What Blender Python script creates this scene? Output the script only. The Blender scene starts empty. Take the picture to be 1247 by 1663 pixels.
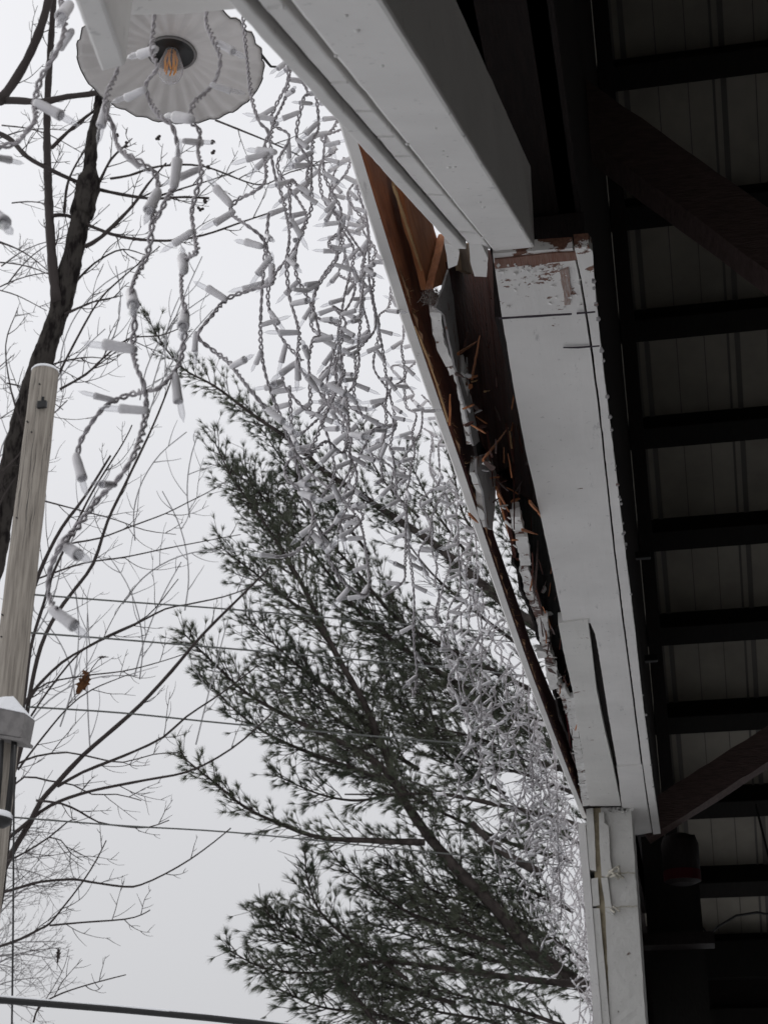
import bpy, bmesh, math, random
import numpy as np
from mathutils import Vector, Matrix
random.seed(7); rng = np.random.default_rng(7)
R = math.radians
sc = bpy.context.scene
COL = sc.collection
# ------------------------------------------------------------------ camera
EYE = 1.6
cam_d = bpy.data.cameras.new('camera'); cam = bpy.data.objects.new('camera', cam_d); COL.objects.link(cam)
cam.location = (0, 0, EYE); cam.rotation_euler = (R(115), 0, R(11))
cam_d.sensor_fit = 'VERTICAL'; cam_d.sensor_height = 24; cam_d.lens = 24 * 2500 / 1663
cam_d.clip_start = 0.05; cam_d.clip_end = 2000
cam_d.dof.use_dof = True; cam_d.dof.focus_distance = 3.0; cam_d.dof.aperture_fstop = 14
sc.camera = cam
# ------------------------------------------------------------------ overcast sky
w = bpy.data.worlds.new('World'); sc.world = w; w.use_nodes = True
nt = w.node_tree; nt.nodes.clear()
def N(t, **k):
    n = nt.nodes.new(t)
    for a, b in k.items(): setattr(n, a, b)
    return n
out = N('ShaderNodeOutputWorld'); bg = N('ShaderNodeBackground')
sky = N('ShaderNodeTexSky', sky_type='NISHITA'); sky.sun_disc = False
sky.sun_elevation = R(35); sky.sun_rotation = R(-60); sky.air_density = 1; sky.dust_density = 6
hs = N('ShaderNodeHueSaturation'); hs.inputs['Saturation'].default_value = 0.12
bw = N('ShaderNodeMixRGB'); bw.inputs[0].default_value = 0.93      # cloud deck over the clear sky
tc = N('ShaderNodeTexCoord'); sep = N('ShaderNodeSeparateXYZ'); ramp = N('ShaderNodeValToRGB')
ramp.color_ramp.elements[0].position = 0.0; ramp.color_ramp.elements[0].color = (5.7, 5.75, 5.95, 1)
ramp.color_ramp.elements[1].position = 0.75; ramp.color_ramp.elements[1].color = (8.8, 8.85, 9.2, 1)
e = ramp.color_ramp.elements.new(0.35); e.color = (7.3, 7.35, 7.65, 1)
e = ramp.color_ramp.elements.new(0.55); e.color = (8.5, 8.55, 8.9, 1)
nt.links.new(tc.outputs['Generated'], sep.inputs[0]); nt.links.new(sep.outputs['Z'], ramp.inputs[0])
nt.links.new(sky.outputs[0], hs.inputs['Color']); nt.links.new(hs.outputs[0], bw.inputs[1]); nt.links.new(ramp.outputs[0], bw.inputs[2])
nt.links.new(bw.outputs[0], bg.inputs[0]); bg.inputs[1].default_value = 0.1; nt.links.new(bg.outputs[0], out.inputs[0])
sd = bpy.data.lights.new('sun', 'SUN'); sd.energy = 0.5; sd.angle = R(40); sd.color = (1, .98, .95)
sun = bpy.data.objects.new('sun', sd); COL.objects.link(sun); sun.rotation_euler = (R(50), 0, R(-110))
sc.view_settings.view_transform = 'Standard'; sc.view_settings.look = 'None'; sc.view_settings.exposure = 0.0
sc.cycles.max_bounces = 8; sc.cycles.transparent_max_bounces = 24

# ------------------------------------------------------------------ pixel rays of the survey photograph -> points on real planes
F = 2500; p_ = R(25); y_ = R(11)
FW = np.array([-math.sin(y_)*math.cos(p_), math.cos(y_)*math.cos(p_), math.sin(p_)])
RT = np.array([math.cos(y_), math.sin(y_), 0]); UP = np.cross(RT, FW); C0 = np.array([0, 0, EYE])
def ray(x, y): return RT*(x-623.5) + UP*(831.5-y) + FW*F
def at_z(x, y, z): r = ray(x, y); return Vector(C0 + r*(z-EYE)/r[2])
def at_y(x, y, Y): r = ray(x, y); return Vector(C0 + r*Y/r[1])
def at_x(x, y, X): r = ray(x, y); return Vector(C0 + r*X/r[0])
def at_d(x, y, d): r = ray(x, y); return Vector(C0 + r*d/np.linalg.norm(r))

# ------------------------------------------------------------------ objects
def tag(o, label=None, cat=None, group=None, kind=None):
    if label: o['label'] = label
    if cat: o['category'] = cat
    if group: o['group'] = group
    if kind: o['kind'] = kind
    return o
def empty(name, loc, label, cat, group=None):
    o = bpy.data.objects.new(name, None); COL.objects.link(o); o.location = loc; o.empty_display_size = .05
    return tag(o, label, cat, group)
class MB:
    def __init__(s): s.v = []; s.f = []; s.n = 0
    def add(s, V, Fc):
        b = s.n
        s.v.extend([tuple(q) for q in V]); s.f.extend([tuple(i+b for i in f) for f in Fc]); s.n += len(V)
    def prism(s, pts, vec):
        n = len(pts); vec = Vector(vec); a = [Vector(q) for q in pts]
        s.add(a + [q+vec for q in a], [tuple(range(n))[::-1], tuple(range(n, 2*n))] + [(i, (i+1) % n, n+(i+1) % n, n+i) for i in range(n)])
    def box(s, x0, x1, y0, y1, z0, z1):
        s.prism([(x0, y0, z0), (x1, y0, z0), (x1, y1, z0), (x0, y1, z0)], (0, 0, z1-z0))
    def hexa(s, a, b):                     # two quads, four points each
        s.add(list(a)+list(b), [(3, 2, 1, 0), (4, 5, 6, 7)] + [(i, (i+1) % 4, 4+(i+1) % 4, 4+i) for i in range(4)])
    def beam(s, p, q, w_, h_, up=(0, 0, 1)):
        p = Vector(p); q = Vector(q); d = (q-p).normalized(); sx = d.cross(Vector(up)).normalized(); u = sx.cross(d)
        quad = lambda c: [c-sx*w_/2-u*h_/2, c+sx*w_/2-u*h_/2, c+sx*w_/2+u*h_/2, c-sx*w_/2+u*h_/2]
        s.hexa(quad(p), quad(q))
    def tube(s, pts, rad, sides=6, cap=True):
        pts = [Vector(q) for q in pts]; n = len(pts)
        if n < 2: return
        rr = rad if hasattr(rad, '__len__') else [rad]*n
        V = []; d0 = (pts[1]-pts[0]).normalized(); a = d0.orthogonal().normalized()
        for i in range(n):
            d = (pts[min(i+1, n-1)]-pts[max(i-1, 0)])
            d = d.normalized() if d.length > 1e-9 else d0
            a = (a - d*a.dot(d)); a = a.normalized() if a.length > 1e-6 else d.orthogonal().normalized()
            b = d.cross(a)
            for k in range(sides):
                t = 2*math.pi*k/sides; V.append(pts[i]+(a*math.cos(t)+b*math.sin(t))*rr[i])
        Fc = [(i*sides+k, i*sides+(k+1) % sides, (i+1)*sides+(k+1) % sides, (i+1)*sides+k) for i in range(n-1) for k in range(sides)]
        if cap: Fc += [tuple(range(sides))[::-1], tuple((n-1)*sides+k for k in range(sides))]
        s.add(V, Fc)
    def lathe(s, prof, sides=10, M=None):
        V = []
        for (r, z) in prof:
            for k in range(sides):
                t = 2*math.pi*k/sides; V.append(Vector((r*math.cos(t), r*math.sin(t), z)))
        if M is not None: V = [M @ q for q in V]
        n = len(prof)
        s.add(V, [(i*sides+k, i*sides+(k+1) % sides, (i+1)*sides+(k+1) % sides, (i+1)*sides+k) for i in range(n-1) for k in range(sides)] + [tuple(range(sides))[::-1], tuple((n-1)*sides+k for k in range(sides))])
    def mesh(s, name, m, smooth=False):
        me = bpy.data.meshes.new(name); me.from_pydata(s.v, [], s.f); me.materials.append(m)
        bm = bmesh.new(); bm.from_mesh(me); bmesh.ops.recalc_face_normals(bm, faces=bm.faces); bm.to_mesh(me); bm.free()
        if smooth: me.polygons.foreach_set('use_smooth', [True]*len(me.polygons))
        return me
    def build(s, name, m, parent=None, smooth=False, bevel=0, rough=0, cut=.03):
        me = s.mesh(name, m, smooth)
        if rough:
            bm = bmesh.new(); bm.from_mesh(me)
            for _ in range(7):
                es = [e for e in bm.edges if e.calc_length() > cut]
                if not es: break
                bmesh.ops.subdivide_edges(bm, edges=es, cuts=1, use_grid_fill=True)
            bmesh.ops.triangulate(bm, faces=[f for f in bm.faces if len(f.verts) > 4])
            from mathutils import noise
            for v in bm.verts:
                v.co += Vector(noise.noise_vector(v.co*40))*rough + Vector(noise.noise_vector(v.co*9+Vector((5, 2, 1))))*rough*.7
            bm.to_mesh(me); bm.free()
        o = bpy.data.objects.new(name, me); COL.objects.link(o)
        if bevel:
            b = o.modifiers.new('bevel', 'BEVEL'); b.width = bevel; b.segments = 2; b.limit_method = 'ANGLE'; b.angle_limit = R(50)
        if parent:
            o.parent = parent; o.matrix_parent_inverse = Matrix.Translation(-Vector(parent.location))
        return o

# ------------------------------------------------------------------ materials
def mat(name, col, rough=.7, spec=.3, noise_s=0, amt=.0, col2=None, bump=0, bump_s=60, stretch=(1, 1, 1), extra=None, thr=(.45, .6)):
    m = bpy.data.materials.new(name); m.use_nodes = True; t = m.node_tree; b = t.nodes['Principled BSDF']
    b.inputs['Roughness'].default_value = rough; b.inputs['Specular IOR Level'].default_value = spec
    b.inputs['Base Color'].default_value = (*col, 1)
    co = t.nodes.new('ShaderNodeTexCoord'); mp = t.nodes.new('ShaderNodeMapping'); mp.inputs['Scale'].default_value = stretch
    t.links.new(co.outputs['Object'], mp.inputs[0])
    last = None
    if noise_s:
        n = t.nodes.new('ShaderNodeTexNoise'); n.inputs['Scale'].default_value = noise_s; n.inputs['Detail'].default_value = 6; n.inputs['Roughness'].default_value = .62
        t.links.new(mp.outputs[0], n.inputs['Vector'])
        r = t.nodes.new('ShaderNodeValToRGB'); r.color_ramp.elements[0].position = thr[0]; r.color_ramp.elements[1].position = thr[1]
        r.color_ramp.elements[0].color = (*col, 1); c2 = col2 or tuple(c*(1-amt) for c in col); r.color_ramp.elements[1].color = (*c2, 1)
        t.links.new(n.outputs[0], r.inputs[0]); t.links.new(r.outputs[0], b.inputs['Base Color']); last = r
    if bump:
        n2 = t.nodes.new('ShaderNodeTexNoise'); n2.inputs['Scale'].default_value = bump_s; n2.inputs['Detail'].default_value = 4
        t.links.new(mp.outputs[0], n2.inputs['Vector']); bp = t.nodes.new('ShaderNodeBump'); bp.inputs['Strength'].default_value = bump; bp.inputs['Distance'].default_value = .01
        t.links.new(n2.outputs[0], bp.inputs['Height']); t.links.new(bp.outputs[0], b.inputs['Normal'])
    if extra: extra(m, t, b, co, last)
    return m
def paint(name, base=(.77, .755, .735), chip_y=None, chips=.0, bump=.25, under=(.22, .105, .07), grain=(60, 3, 60)):
    """white paint on wood: slight blotches, brush grain, specks of dirt, chips to bare brown wood"""
    def ex(m, t, b, co, last):
        L = t.links.new
        def noise(scale, detail=5, stretch=(1, 1, 1), rough=.6):
            mp = t.nodes.new('ShaderNodeMapping'); mp.inputs['Scale'].default_value = stretch; L(co.outputs['Object'], mp.inputs[0])
            n = t.nodes.new('ShaderNodeTexNoise'); n.inputs['Scale'].default_value = scale; n.inputs['Detail'].default_value = detail; n.inputs['Roughness'].default_value = rough
            L(mp.outputs[0], n.inputs['Vector']); return n.outputs[0]
        def rmp(src, a, c, ca, cc):
            r = t.nodes.new('ShaderNodeValToRGB'); r.color_ramp.elements[0].position = a; r.color_ramp.elements[1].position = c
            r.color_ramp.elements[0].color = (*ca, 1); r.color_ramp.elements[1].color = (*cc, 1); L(src, r.inputs[0]); return r.outputs[0]
        def mix(f, a, c):
            n = t.nodes.new('ShaderNodeMixRGB'); L(f, n.inputs[0])
            for k, s in ((1, a), (2, c)):
                if isinstance(s, tuple): n.inputs[k].default_value = (*s, 1)
                else: L(s, n.inputs[k])
            return n.outputs[0]
        c = rmp(noise(5, 4), .3, .7, tuple(k*1.03 for k in base), tuple(k*.9 for k in base))
        c = mix(rmp(noise(70, 3), .66, .72, (0, 0, 0), (.55, .55, .55)), c, tuple(k*.55 for k in base))   # dirt specks
        c = mix(rmp(noise(7, 8, (5, 1, 5), .75), .61, .68, (0, 0, 0), (.45, .45, .45)), c, (.27, .26, .27))   # scuffs
        h = noise(30, 5, (1.6, .12, 1.6))
        if chips or chip_y:
            cn = noise(17, 8, (1.0, 1.6, 1.0), .72)
            if chip_y:
                sp = t.nodes.new('ShaderNodeSeparateXYZ'); L(co.outputs['Object'], sp.inputs[0])
                mr = t.nodes.new('ShaderNodeMapRange'); mr.inputs[1].default_value = chip_y[0]; mr.inputs[2].default_value = chip_y[1]; mr.inputs[3].default_value = chip_y[2]; mr.inputs[4].default_value = 0
                L(sp.outputs['Y'], mr.inputs[0]); ad = t.nodes.new('ShaderNodeMath'); ad.operation = 'ADD'; L(cn, ad.inputs[0]); L(mr.outputs[0], ad.inputs[1]); cn = ad.outputs[0]
            f = rmp(cn, .70-chips, .715-chips, (0, 0, 0), (1, 1, 1))
            un = rmp(noise(60, 4, (4, .5, 4)), .3, .7, under, tuple(k*.45 for k in under))
            c = mix(f, c, un)
            m2 = t.nodes.new('ShaderNodeMath'); m2.operation = 'SUBTRACT'; L(h, m2.inputs[0]); L(f, m2.inputs[1]); h = m2.outputs[0]
        L(c, b.inputs['Base Color'])
        bp = t.nodes.new('ShaderNodeBump'); bp.inputs['Strength'].default_value = bump; bp.inputs['Distance'].default_value = .003
        L(h, bp.inputs['Height']); L(bp.outputs[0], b.inputs['Normal'])
    return mat(name, base, .55, .35, extra=ex)
def wood(name, a, b_, scale=12, stretch=(10, .8, 3), rough=.75, bump=.4):
    return mat(name, a, rough, .2, noise_s=scale, col2=b_, bump=bump, bump_s=scale*2, stretch=stretch, thr=(.3, .7))
M_paint = paint('white_paint'); M_paint_side = paint('white_paint_smooth', bump=.12)
M_paint_worn = paint('white_paint_worn', chip_y=(2.12, 2.5, .185), bump=.3)
M_paint_old = paint('old_flaking_paint', base=(.66, .65, .63), chips=.16, bump=.6)
M_paint_post = paint('rough_post_paint', base=(.66, .65, .62), chips=.03, bump=.9)
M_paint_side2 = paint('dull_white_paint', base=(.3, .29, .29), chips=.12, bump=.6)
M_orange = wood('fresh_split_cedar', (.55, .235, .105), (.34, .125, .055))
M_fascia_back = wood('cedar_board_back', (.46, .175, .08), (.22, .08, .042))
def _fb(m):   # the far part of the board's back still wears old maroon stain
    t = m.node_tree; b = t.nodes['Principled BSDF']; src = b.inputs['Base Color'].links[0].from_socket
    co = t.nodes.new('ShaderNodeTexCoord'); sp = t.nodes.new('ShaderNodeSeparateXYZ'); t.links.new(co.outputs['Object'], sp.inputs[0])
    n = t.nodes.new('ShaderNodeTexNoise'); n.inputs['Scale'].default_value = 6; t.links.new(co.outputs['Object'], n.inputs['Vector'])
    a = t.nodes.new('ShaderNodeMath'); a.operation = 'ADD'; t.links.new(sp.outputs['Y'], a.inputs[0]); t.links.new(n.outputs[0], a.inputs[1])
    mr = t.nodes.new('ShaderNodeMapRange'); mr.inputs[1].default_value = 2.7; mr.inputs[2].default_value = 3.5; t.links.new(a.outputs[0], mr.inputs[0])
    mx = t.nodes.new('ShaderNodeMixRGB'); t.links.new(mr.outputs[0], mx.inputs[0]); t.links.new(src, mx.inputs[1]); mx.inputs[2].default_value = (.085, .03, .03, 1)
    t.links.new(mx.outputs[0], b.inputs['Base Color'])
_fb(M_fascia_back)
M_pale = wood('pale_split_wood', (.55, .38, .2), (.38, .2, .09), 30)
M_tan = wood('tan_torn_wood', (.34, .2, .11), (.16, .08, .045), 30)
M_darkwood = wood('dark_red_stained_wood', (.10, .032, .022), (.035, .014, .012), 14)
M_blackwood = wood('nearly_black_old_shaded_wood', (.02, .014, .013), (.01, .008, .008), 14)  # near-black: carries the shade of the header cavity, reused for dark walls
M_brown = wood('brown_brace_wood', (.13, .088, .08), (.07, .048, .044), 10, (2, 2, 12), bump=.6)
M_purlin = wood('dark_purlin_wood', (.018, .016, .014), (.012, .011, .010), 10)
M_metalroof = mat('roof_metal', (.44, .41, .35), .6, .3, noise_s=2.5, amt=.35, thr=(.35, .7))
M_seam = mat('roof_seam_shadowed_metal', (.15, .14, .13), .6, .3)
M_socket = mat('socket_plastic', (.68, .665, .68), .45, .4, noise_s=60, amt=.12)
M_wire = mat('vinyl_wire', (.42, .395, .41), .5, .4, noise_s=40, amt=.2)
M_pine = mat('pine_needles', (.10, .11, .075), .6, .3, noise_s=1.3, col2=(.05, .063, .04))
M_pinebark = mat('pine_bark', (.06, .05, .046), .9, .1, noise_s=9, amt=.5, bump=.8, bump_s=30)
M_bark = mat('bare_tree_bark', (.048, .043, .039), .95, .05, noise_s=14, col2=(.012, .010, .010), bump=1.0, bump_s=22, stretch=(1, 1, .35))
M_twig = mat('twig_bark', (.05, .042, .04), .85, .15)
M_frost = mat('frosted_twig', (.36, .355, .36), .8, .15)
M_snow = mat('snow', (.86, .87, .89), .6, .2, bump=.3, bump_s=30)
M_pole = mat('weathered_pole_wood', (.38, .345, .30), .85, .1, noise_s=7, col2=(.17, .15, .13), bump=.7, bump_s=24, stretch=(7, 7, .35), thr=(.38, .72))
M_cable = mat('grey_cable', (.10, .105, .10), .6, .3); M_cableblk = mat('black_cable', (.03, .03, .03), .6, .3)
M_box = mat('grey_metal_box', (.19, .18, .175), .55, .4, noise_s=12, amt=.25)
M_black = mat('black_metal', (.015, .015, .015), .5, .4)
M_enamel = mat('white_enamel', (.60, .57, .55), .35, .5, noise_s=6, amt=.15)
M_rim = mat('black_rim', (.02, .02, .02), .4, .4)
M_amber = mat('amber_filament_support', (.9, .38, .04), .5, .4)
M_leaf = mat('dead_oak_leaf', (.11, .05, .022), .8, .1, noise_s=30, amt=.5)
M_red = mat('red_plastic', (.05, .006, .009), .7, .1)
M_floor = mat('dirt_floor', (.13, .12, .105), .95, .1, noise_s=1.5, amt=.4)
M_ground = mat('slushy_snow_ground', (.80, .81, .83), .9, .1, noise_s=.7, col2=(.22, .21, .20), bump=.4, bump_s=12, thr=(.52, .66))
M_siding = paint('siding_paint', bump=.1)
def glass(name):
    m = bpy.data.materials.new(name); m.use_nodes = True; t = m.node_tree; b = t.nodes['Principled BSDF']; o = t.nodes['Material Output']
    b.inputs['Base Color'].default_value = (.72, .72, .74, 1); b.inputs['Roughness'].default_value = .12; b.inputs['Specular IOR Level'].default_value = .8
    tr = t.nodes.new('ShaderNodeBsdfTransparent'); tr.inputs[0].default_value = (.95, .95, .96, 1)
    fr = t.nodes.new('ShaderNodeLayerWeight'); fr.inputs[0].default_value = .35
    mr = t.nodes.new('ShaderNodeMapRange'); mr.inputs[3].default_value = .10; mr.inputs[4].default_value = .7; t.links.new(fr.outputs['Facing'], mr.inputs[0])
    mx = t.nodes.new('ShaderNodeMixShader'); t.links.new(mr.outputs[0], mx.inputs[0]); t.links.new(tr.outputs[0], mx.inputs[1]); t.links.new(b.outputs[0], mx.inputs[2]); t.links.new(mx.outputs[0], o.inputs[0])
    return m
M_glass = glass('clear_bulb_glass')

# ------------------------------------------------------------------ ground
m = MB(); m.box(-700, 700, -700, 700, -.3, 0); tag(m.build('ground', M_ground), kind='structure')
m = MB(); m.box(.5, 12, -1, 9.7, .004, .02); tag(m.build('floor', M_floor), kind='structure')

# ================================================================== THE BUILDING
BZ = 3.06
# ---- roof: 10.9 - 0.8 Y behind the ridge
def rz(Y): return 10.9 - .8*Y if Y >= 4.6 else 7.22 - .8*(4.6-Y)
roof = empty('barn_roof', (4, 4.6, 7.2), 'dark ribbed metal barn roof seen from below, carried on rows of purlins', 'roof')
m = MB()
for (Ya, Yb) in ((4.6, 9.9), (-1.2, 4.6)):
    m.hexa([(-.26, Ya, rz(Ya)+.10), (12, Ya, rz(Ya)+.10), (12, Yb, rz(Yb)+.10), (-.26, Yb, rz(Yb)+.10)],
           [(-.26, Ya, rz(Ya)+.13), (12, Ya, rz(Ya)+.13), (12, Yb, rz(Yb)+.13), (-.26, Yb, rz(Yb)+.13)])
m.build('roof_panel', M_metalroof, roof)
sl = math.atan(.8); sd_ = Vector((0, math.cos(sl), -math.sin(sl))); nn = Vector((0, -math.sin(sl), -math.cos(sl)))   # nn: into the room
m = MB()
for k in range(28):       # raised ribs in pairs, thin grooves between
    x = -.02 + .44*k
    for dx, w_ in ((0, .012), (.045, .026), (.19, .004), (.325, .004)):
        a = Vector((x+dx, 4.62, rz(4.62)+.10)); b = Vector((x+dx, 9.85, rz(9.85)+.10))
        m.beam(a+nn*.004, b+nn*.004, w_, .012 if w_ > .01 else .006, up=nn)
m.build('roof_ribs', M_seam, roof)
TOPS = [5.05, 5.69, 6.2, 6.64, 7.09, 7.55, 8.0, 8.45, 8.91, 9.36]
for Y in TOPS:      # a purlin just above (nearer than) each light slot
    m = MB(); c = Vector((0, Y, rz(Y))) - sd_*.062 - nn*.02
    a = c + Vector((-.1, 0, 0)); b = c + Vector((12, 0, 0))
    m.beam(a, b, .115, .19, up=nn); m.build('purlin', M_purlin, roof, bevel=.004)
for Y in (.2, 1.1, 2.0, 2.9, 3.8):
    m = MB(); m.beam((-.1, Y, rz(Y)-.02), (12, Y, rz(Y)-.02), .08, .15, up=(0, -.62, .78)); m.build('purlin', M_purlin, roof)
m = MB(); m.beam((-.1, 4.6, 7.05), (12, 4.6, 7.05), .12, .3); m.build('ridge_beam', M_purlin, roof)
# truss parts
def timber(name, p, q, w_, h_, mt, label, up=(0, 1, 0), rough=.004):
    m = MB(); m.beam(p, q, w_, h_, up); o = m.build(name, mt, None, rough=rough, cut=.08); return tag(o, label, 'brace' if 'brace' in name else 'timber')
timber('roof_brace', at_y(845, 118, 3.7), at_y(1330, 470, 3.7), .15, .12, M_brown, 'heavy rough brown diagonal brace crossing the dark roof, upper right')
timber('wall_brace', at_y(1040, 1345, 6.6), at_y(1330, 1160, 6.6), .13, .12, M_brown, 'reddish brown diagonal brace rising to the right low under the roof')
timber('truss_chord', (0.05, 4.0, 5.2), (5.2, 4.0, 3.6), .12, .2, M_purlin, 'nearly black roof truss member behind the brown brace') if False else None
# walls
def wallbox(name, label, parts):
    e_ = empty(name, (parts[0][1][0], parts[0][1][2], 0), label, 'wall')
    for nm, b, mt in parts:
        m = MB(); m.box(*b); m.build(nm, mt, e_)
    return e_
wallbox('back_wall', 'dark wooden rear wall low under the far eave of the barn', [('wall_boards', (-.5, 12, 9.72, 9.8, 2.62, 3.22), M_blackwood), ('corner_board', (-.5, -.121, 9.661, 9.719, 0, 3.75), M_blackwood), ('wall_plate', (-.1, 12, 9.6, 9.72, 2.95, 3.16), M_purlin), ('girt', (-.1, 12, 9.66, 9.72, 2.62, 2.78), M_purlin)])  # boards stop high; unseen opening below shaped to light the low roof
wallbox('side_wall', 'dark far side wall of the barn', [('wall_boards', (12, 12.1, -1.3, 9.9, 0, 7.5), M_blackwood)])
wallbox('front_shade_wall', 'dark unseen wall added behind the viewer to keep light out of the barn', [('wall_boards', (.25, 12, -1.3, -1.2, 0, 3.3), M_blackwood)])  # added out of view, its width set to shade the interior
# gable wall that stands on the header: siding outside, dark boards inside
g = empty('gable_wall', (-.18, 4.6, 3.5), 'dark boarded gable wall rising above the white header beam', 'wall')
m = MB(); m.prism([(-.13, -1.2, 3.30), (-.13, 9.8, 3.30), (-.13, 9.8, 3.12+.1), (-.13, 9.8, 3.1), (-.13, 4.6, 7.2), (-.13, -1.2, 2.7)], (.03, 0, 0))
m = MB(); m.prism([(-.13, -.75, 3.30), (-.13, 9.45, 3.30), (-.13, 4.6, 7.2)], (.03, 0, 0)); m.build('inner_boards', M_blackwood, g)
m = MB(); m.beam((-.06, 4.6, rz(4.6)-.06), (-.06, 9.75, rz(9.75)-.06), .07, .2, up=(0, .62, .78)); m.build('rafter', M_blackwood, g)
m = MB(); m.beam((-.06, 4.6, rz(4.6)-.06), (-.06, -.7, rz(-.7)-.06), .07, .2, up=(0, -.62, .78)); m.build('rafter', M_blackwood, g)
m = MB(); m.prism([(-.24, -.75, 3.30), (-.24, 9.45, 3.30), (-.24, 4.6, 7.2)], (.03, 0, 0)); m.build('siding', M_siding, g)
m = MB()
m.box(-.27, -.09, -.7, 9.4, 3.30, 3.40); m.build('sill_plate', M_blackwood, g)
g2 = empty('end_wall', (-.2, 8, 0), 'white end wall beyond the post, mostly hidden behind it', 'wall')  # lower half left open out of view so light floods the low roof
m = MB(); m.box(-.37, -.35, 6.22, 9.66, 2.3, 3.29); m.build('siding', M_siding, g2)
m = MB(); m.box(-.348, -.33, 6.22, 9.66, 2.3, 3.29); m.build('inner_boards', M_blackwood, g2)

# ---- the broken header
hd = empty('broken_header_beam', (-.25, 4, BZ), 'long white built-up header beam, split open with its cedar core splintered', 'beam')
# outer fascia board
Yf = [1.25, 1.6, 1.94, 2.29, 2.6, 2.885, 3.4, 3.9, 4.216, 4.8, 5.4, 6.02]
Xf = [-.402, -.405, -.411, -.416, -.415, -.413, -.413, -.412, -.410, -.402, -.392, -.379]
top = [3.275, 3.27, 3.265, 3.268, 3.27, 3.25, 3.13, 3.15, 3.145, 3.18, 3.24, 3.30]
def ip(Y, ys, vs): return float(np.interp(Y, ys, vs))
ys = np.arange(1.25, 6.021, .04)
th = .024
m = MB(); n = len(ys)
o_ = []; i_ = []
for Y in ys:
    x = ip(Y, Yf, Xf); zt = ip(Y, Yf, top)
    o_ += [(x, Y, BZ+.006), (x+.004, Y, BZ), (x+th-.004, Y, BZ), (x+th, Y, BZ+.008), (x+th, Y, zt), (x, Y, zt)]
Fc = []
for i in range(n-1):
    for k in range(6): Fc.append((i*6+k, i*6+(k+1) % 6, (i+1)*6+(k+1) % 6, (i+1)*6+k))
Fc += [tuple(range(6))[::-1], tuple((n-1)*6+k for k in range(6))]
m.add(o_, Fc); fo = m.build('fascia_board', paint('fascia_paint', bump=.2, chips=.04), hd)
fo.data.materials.append(M_fascia_back)
for pl in fo.data.polygons:
    if pl.normal.x > .75: pl.material_index = 1
# ragged lip of torn wood along the inner lower edge of the fascia
m = MB()
for i in range(40):
    Y = 2.1 + 3.6*random.random()**1.2; L = random.uniform(.02, .12); x = ip(Y, Yf, Xf)+th
    h = random.uniform(.002, .009); m.prism([(x, Y, BZ+.004), (x+random.uniform(.002, .007), Y+L*.3, BZ+.002), (x, Y+L, BZ+.006)], (0, 0, h))
m.build('torn_lip', M_tan, hd)
def px_slab(name, px, z, h, mt, rough=.0012, bevel=0, cut=.02, parent=hd):
    m = MB(); m.prism([at_z(x, y, z) for x, y in px], (0, 0, h)); return m.build(name, mt, parent, bevel=bevel, rough=rough, cut=cut)
def px_plate(name, px, X, t, mt, rough=.0012, cut=.03, parent=hd):
    m = MB(); m.prism([at_x(x, y, X) for x, y in px], (t, 0, 0)); return m.build(name, mt, parent, rough=rough, cut=cut)
# inner soffit boards
px_slab('soffit_board', [(800, 412), (929, 403), (943, 470), (957, 560), (975, 700), (992, 860), (1010, 1010), (1026, 1130), (1040, 1240), (1058, 1352), (1031, 1357), (1010, 1318), (1002, 1246), (988, 1165), (973, 1070), (966, 1030), (958, 1012), (914, 1012), (893, 910), (871, 810), (850, 716), (832, 620), (815, 515)], BZ, .022, M_paint_worn, rough=.0008, cut=.04)
px_slab('soffit_edge_board', [(932, 402), (955, 400), (961, 408), (966, 470), (973, 540), (984, 640), (999, 760), (1013, 880), (1030, 1020), (1042, 1130), (1060, 1270), (1072, 1354), (1060, 1355), (1043, 1240), (1029, 1130), (1013, 1010), (995, 860), (978, 700), (961, 560), (947, 470)], BZ-.004, .026, M_paint_worn, rough=.0011, cut=.025)
px_slab('soffit_board', [(906, 1012), (954, 1006), (961, 1060), (968, 1120), (981, 1185), (994, 1240), (1008, 1309), (957, 1309), (948, 1240), (938, 1180), (929, 1120), (915, 1060)], BZ-.004, .03, paint('patch_paint', base=(.71, .7, .67), chips=.05, bump=.3), rough=.0009, cut=.03)
px_slab('seam_cover', [(1001, 1246), (1042, 1243), (1056, 1350), (1031, 1352), (1012, 1316)], BZ-.006, .006, M_paint, rough=.0005)
m = MB(); m.box(-.255, -.085, 2.35, 6.2, BZ+.024, 3.29); m.box(-.37, -.256, 5.80, 6.05, BZ+.004, 3.28); m.build('core_beam', M_blackwood, hd)
# stained strip and the pencil-thin seams across the soffit
px_slab('bare_wood_strip', [(803, 422), (903, 411), (953, 409), (955, 420), (904, 426), (804, 437)], BZ-.0032, .003, wood('bare_red_brown_wood', (.20, .09, .062), (.26, .17, .14), 26), rough=.0006, cut=.01)
px_slab('bare_wood_strip', [(908, 440), (922, 436), (927, 470), (926, 496), (917, 497), (914, 470)], BZ-.0032, .003, wood('bare_rust_wood', (.25, .11, .07), (.5, .47, .45), 60), rough=.002, cut=.006)
M_line = mat('dark_seam', (.06, .05, .06), .9, .1)
px_slab('seam', [(810, 516), (890, 511), (928, 509), (928, 511.5), (890, 514), (810, 519)], BZ-.0007, .001, M_line, rough=.0004)
px_slab('seam', [(936, 508), (966, 506), (966, 508), (936, 510.5)], BZ-.0047, .001, M_line, rough=.0004)
px_slab('seam', [(914, 564), (938, 563.5), (973, 561), (973, 563), (938, 566), (914, 565.5)], BZ-.0047, .001, M_line, rough=.0004)
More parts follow.
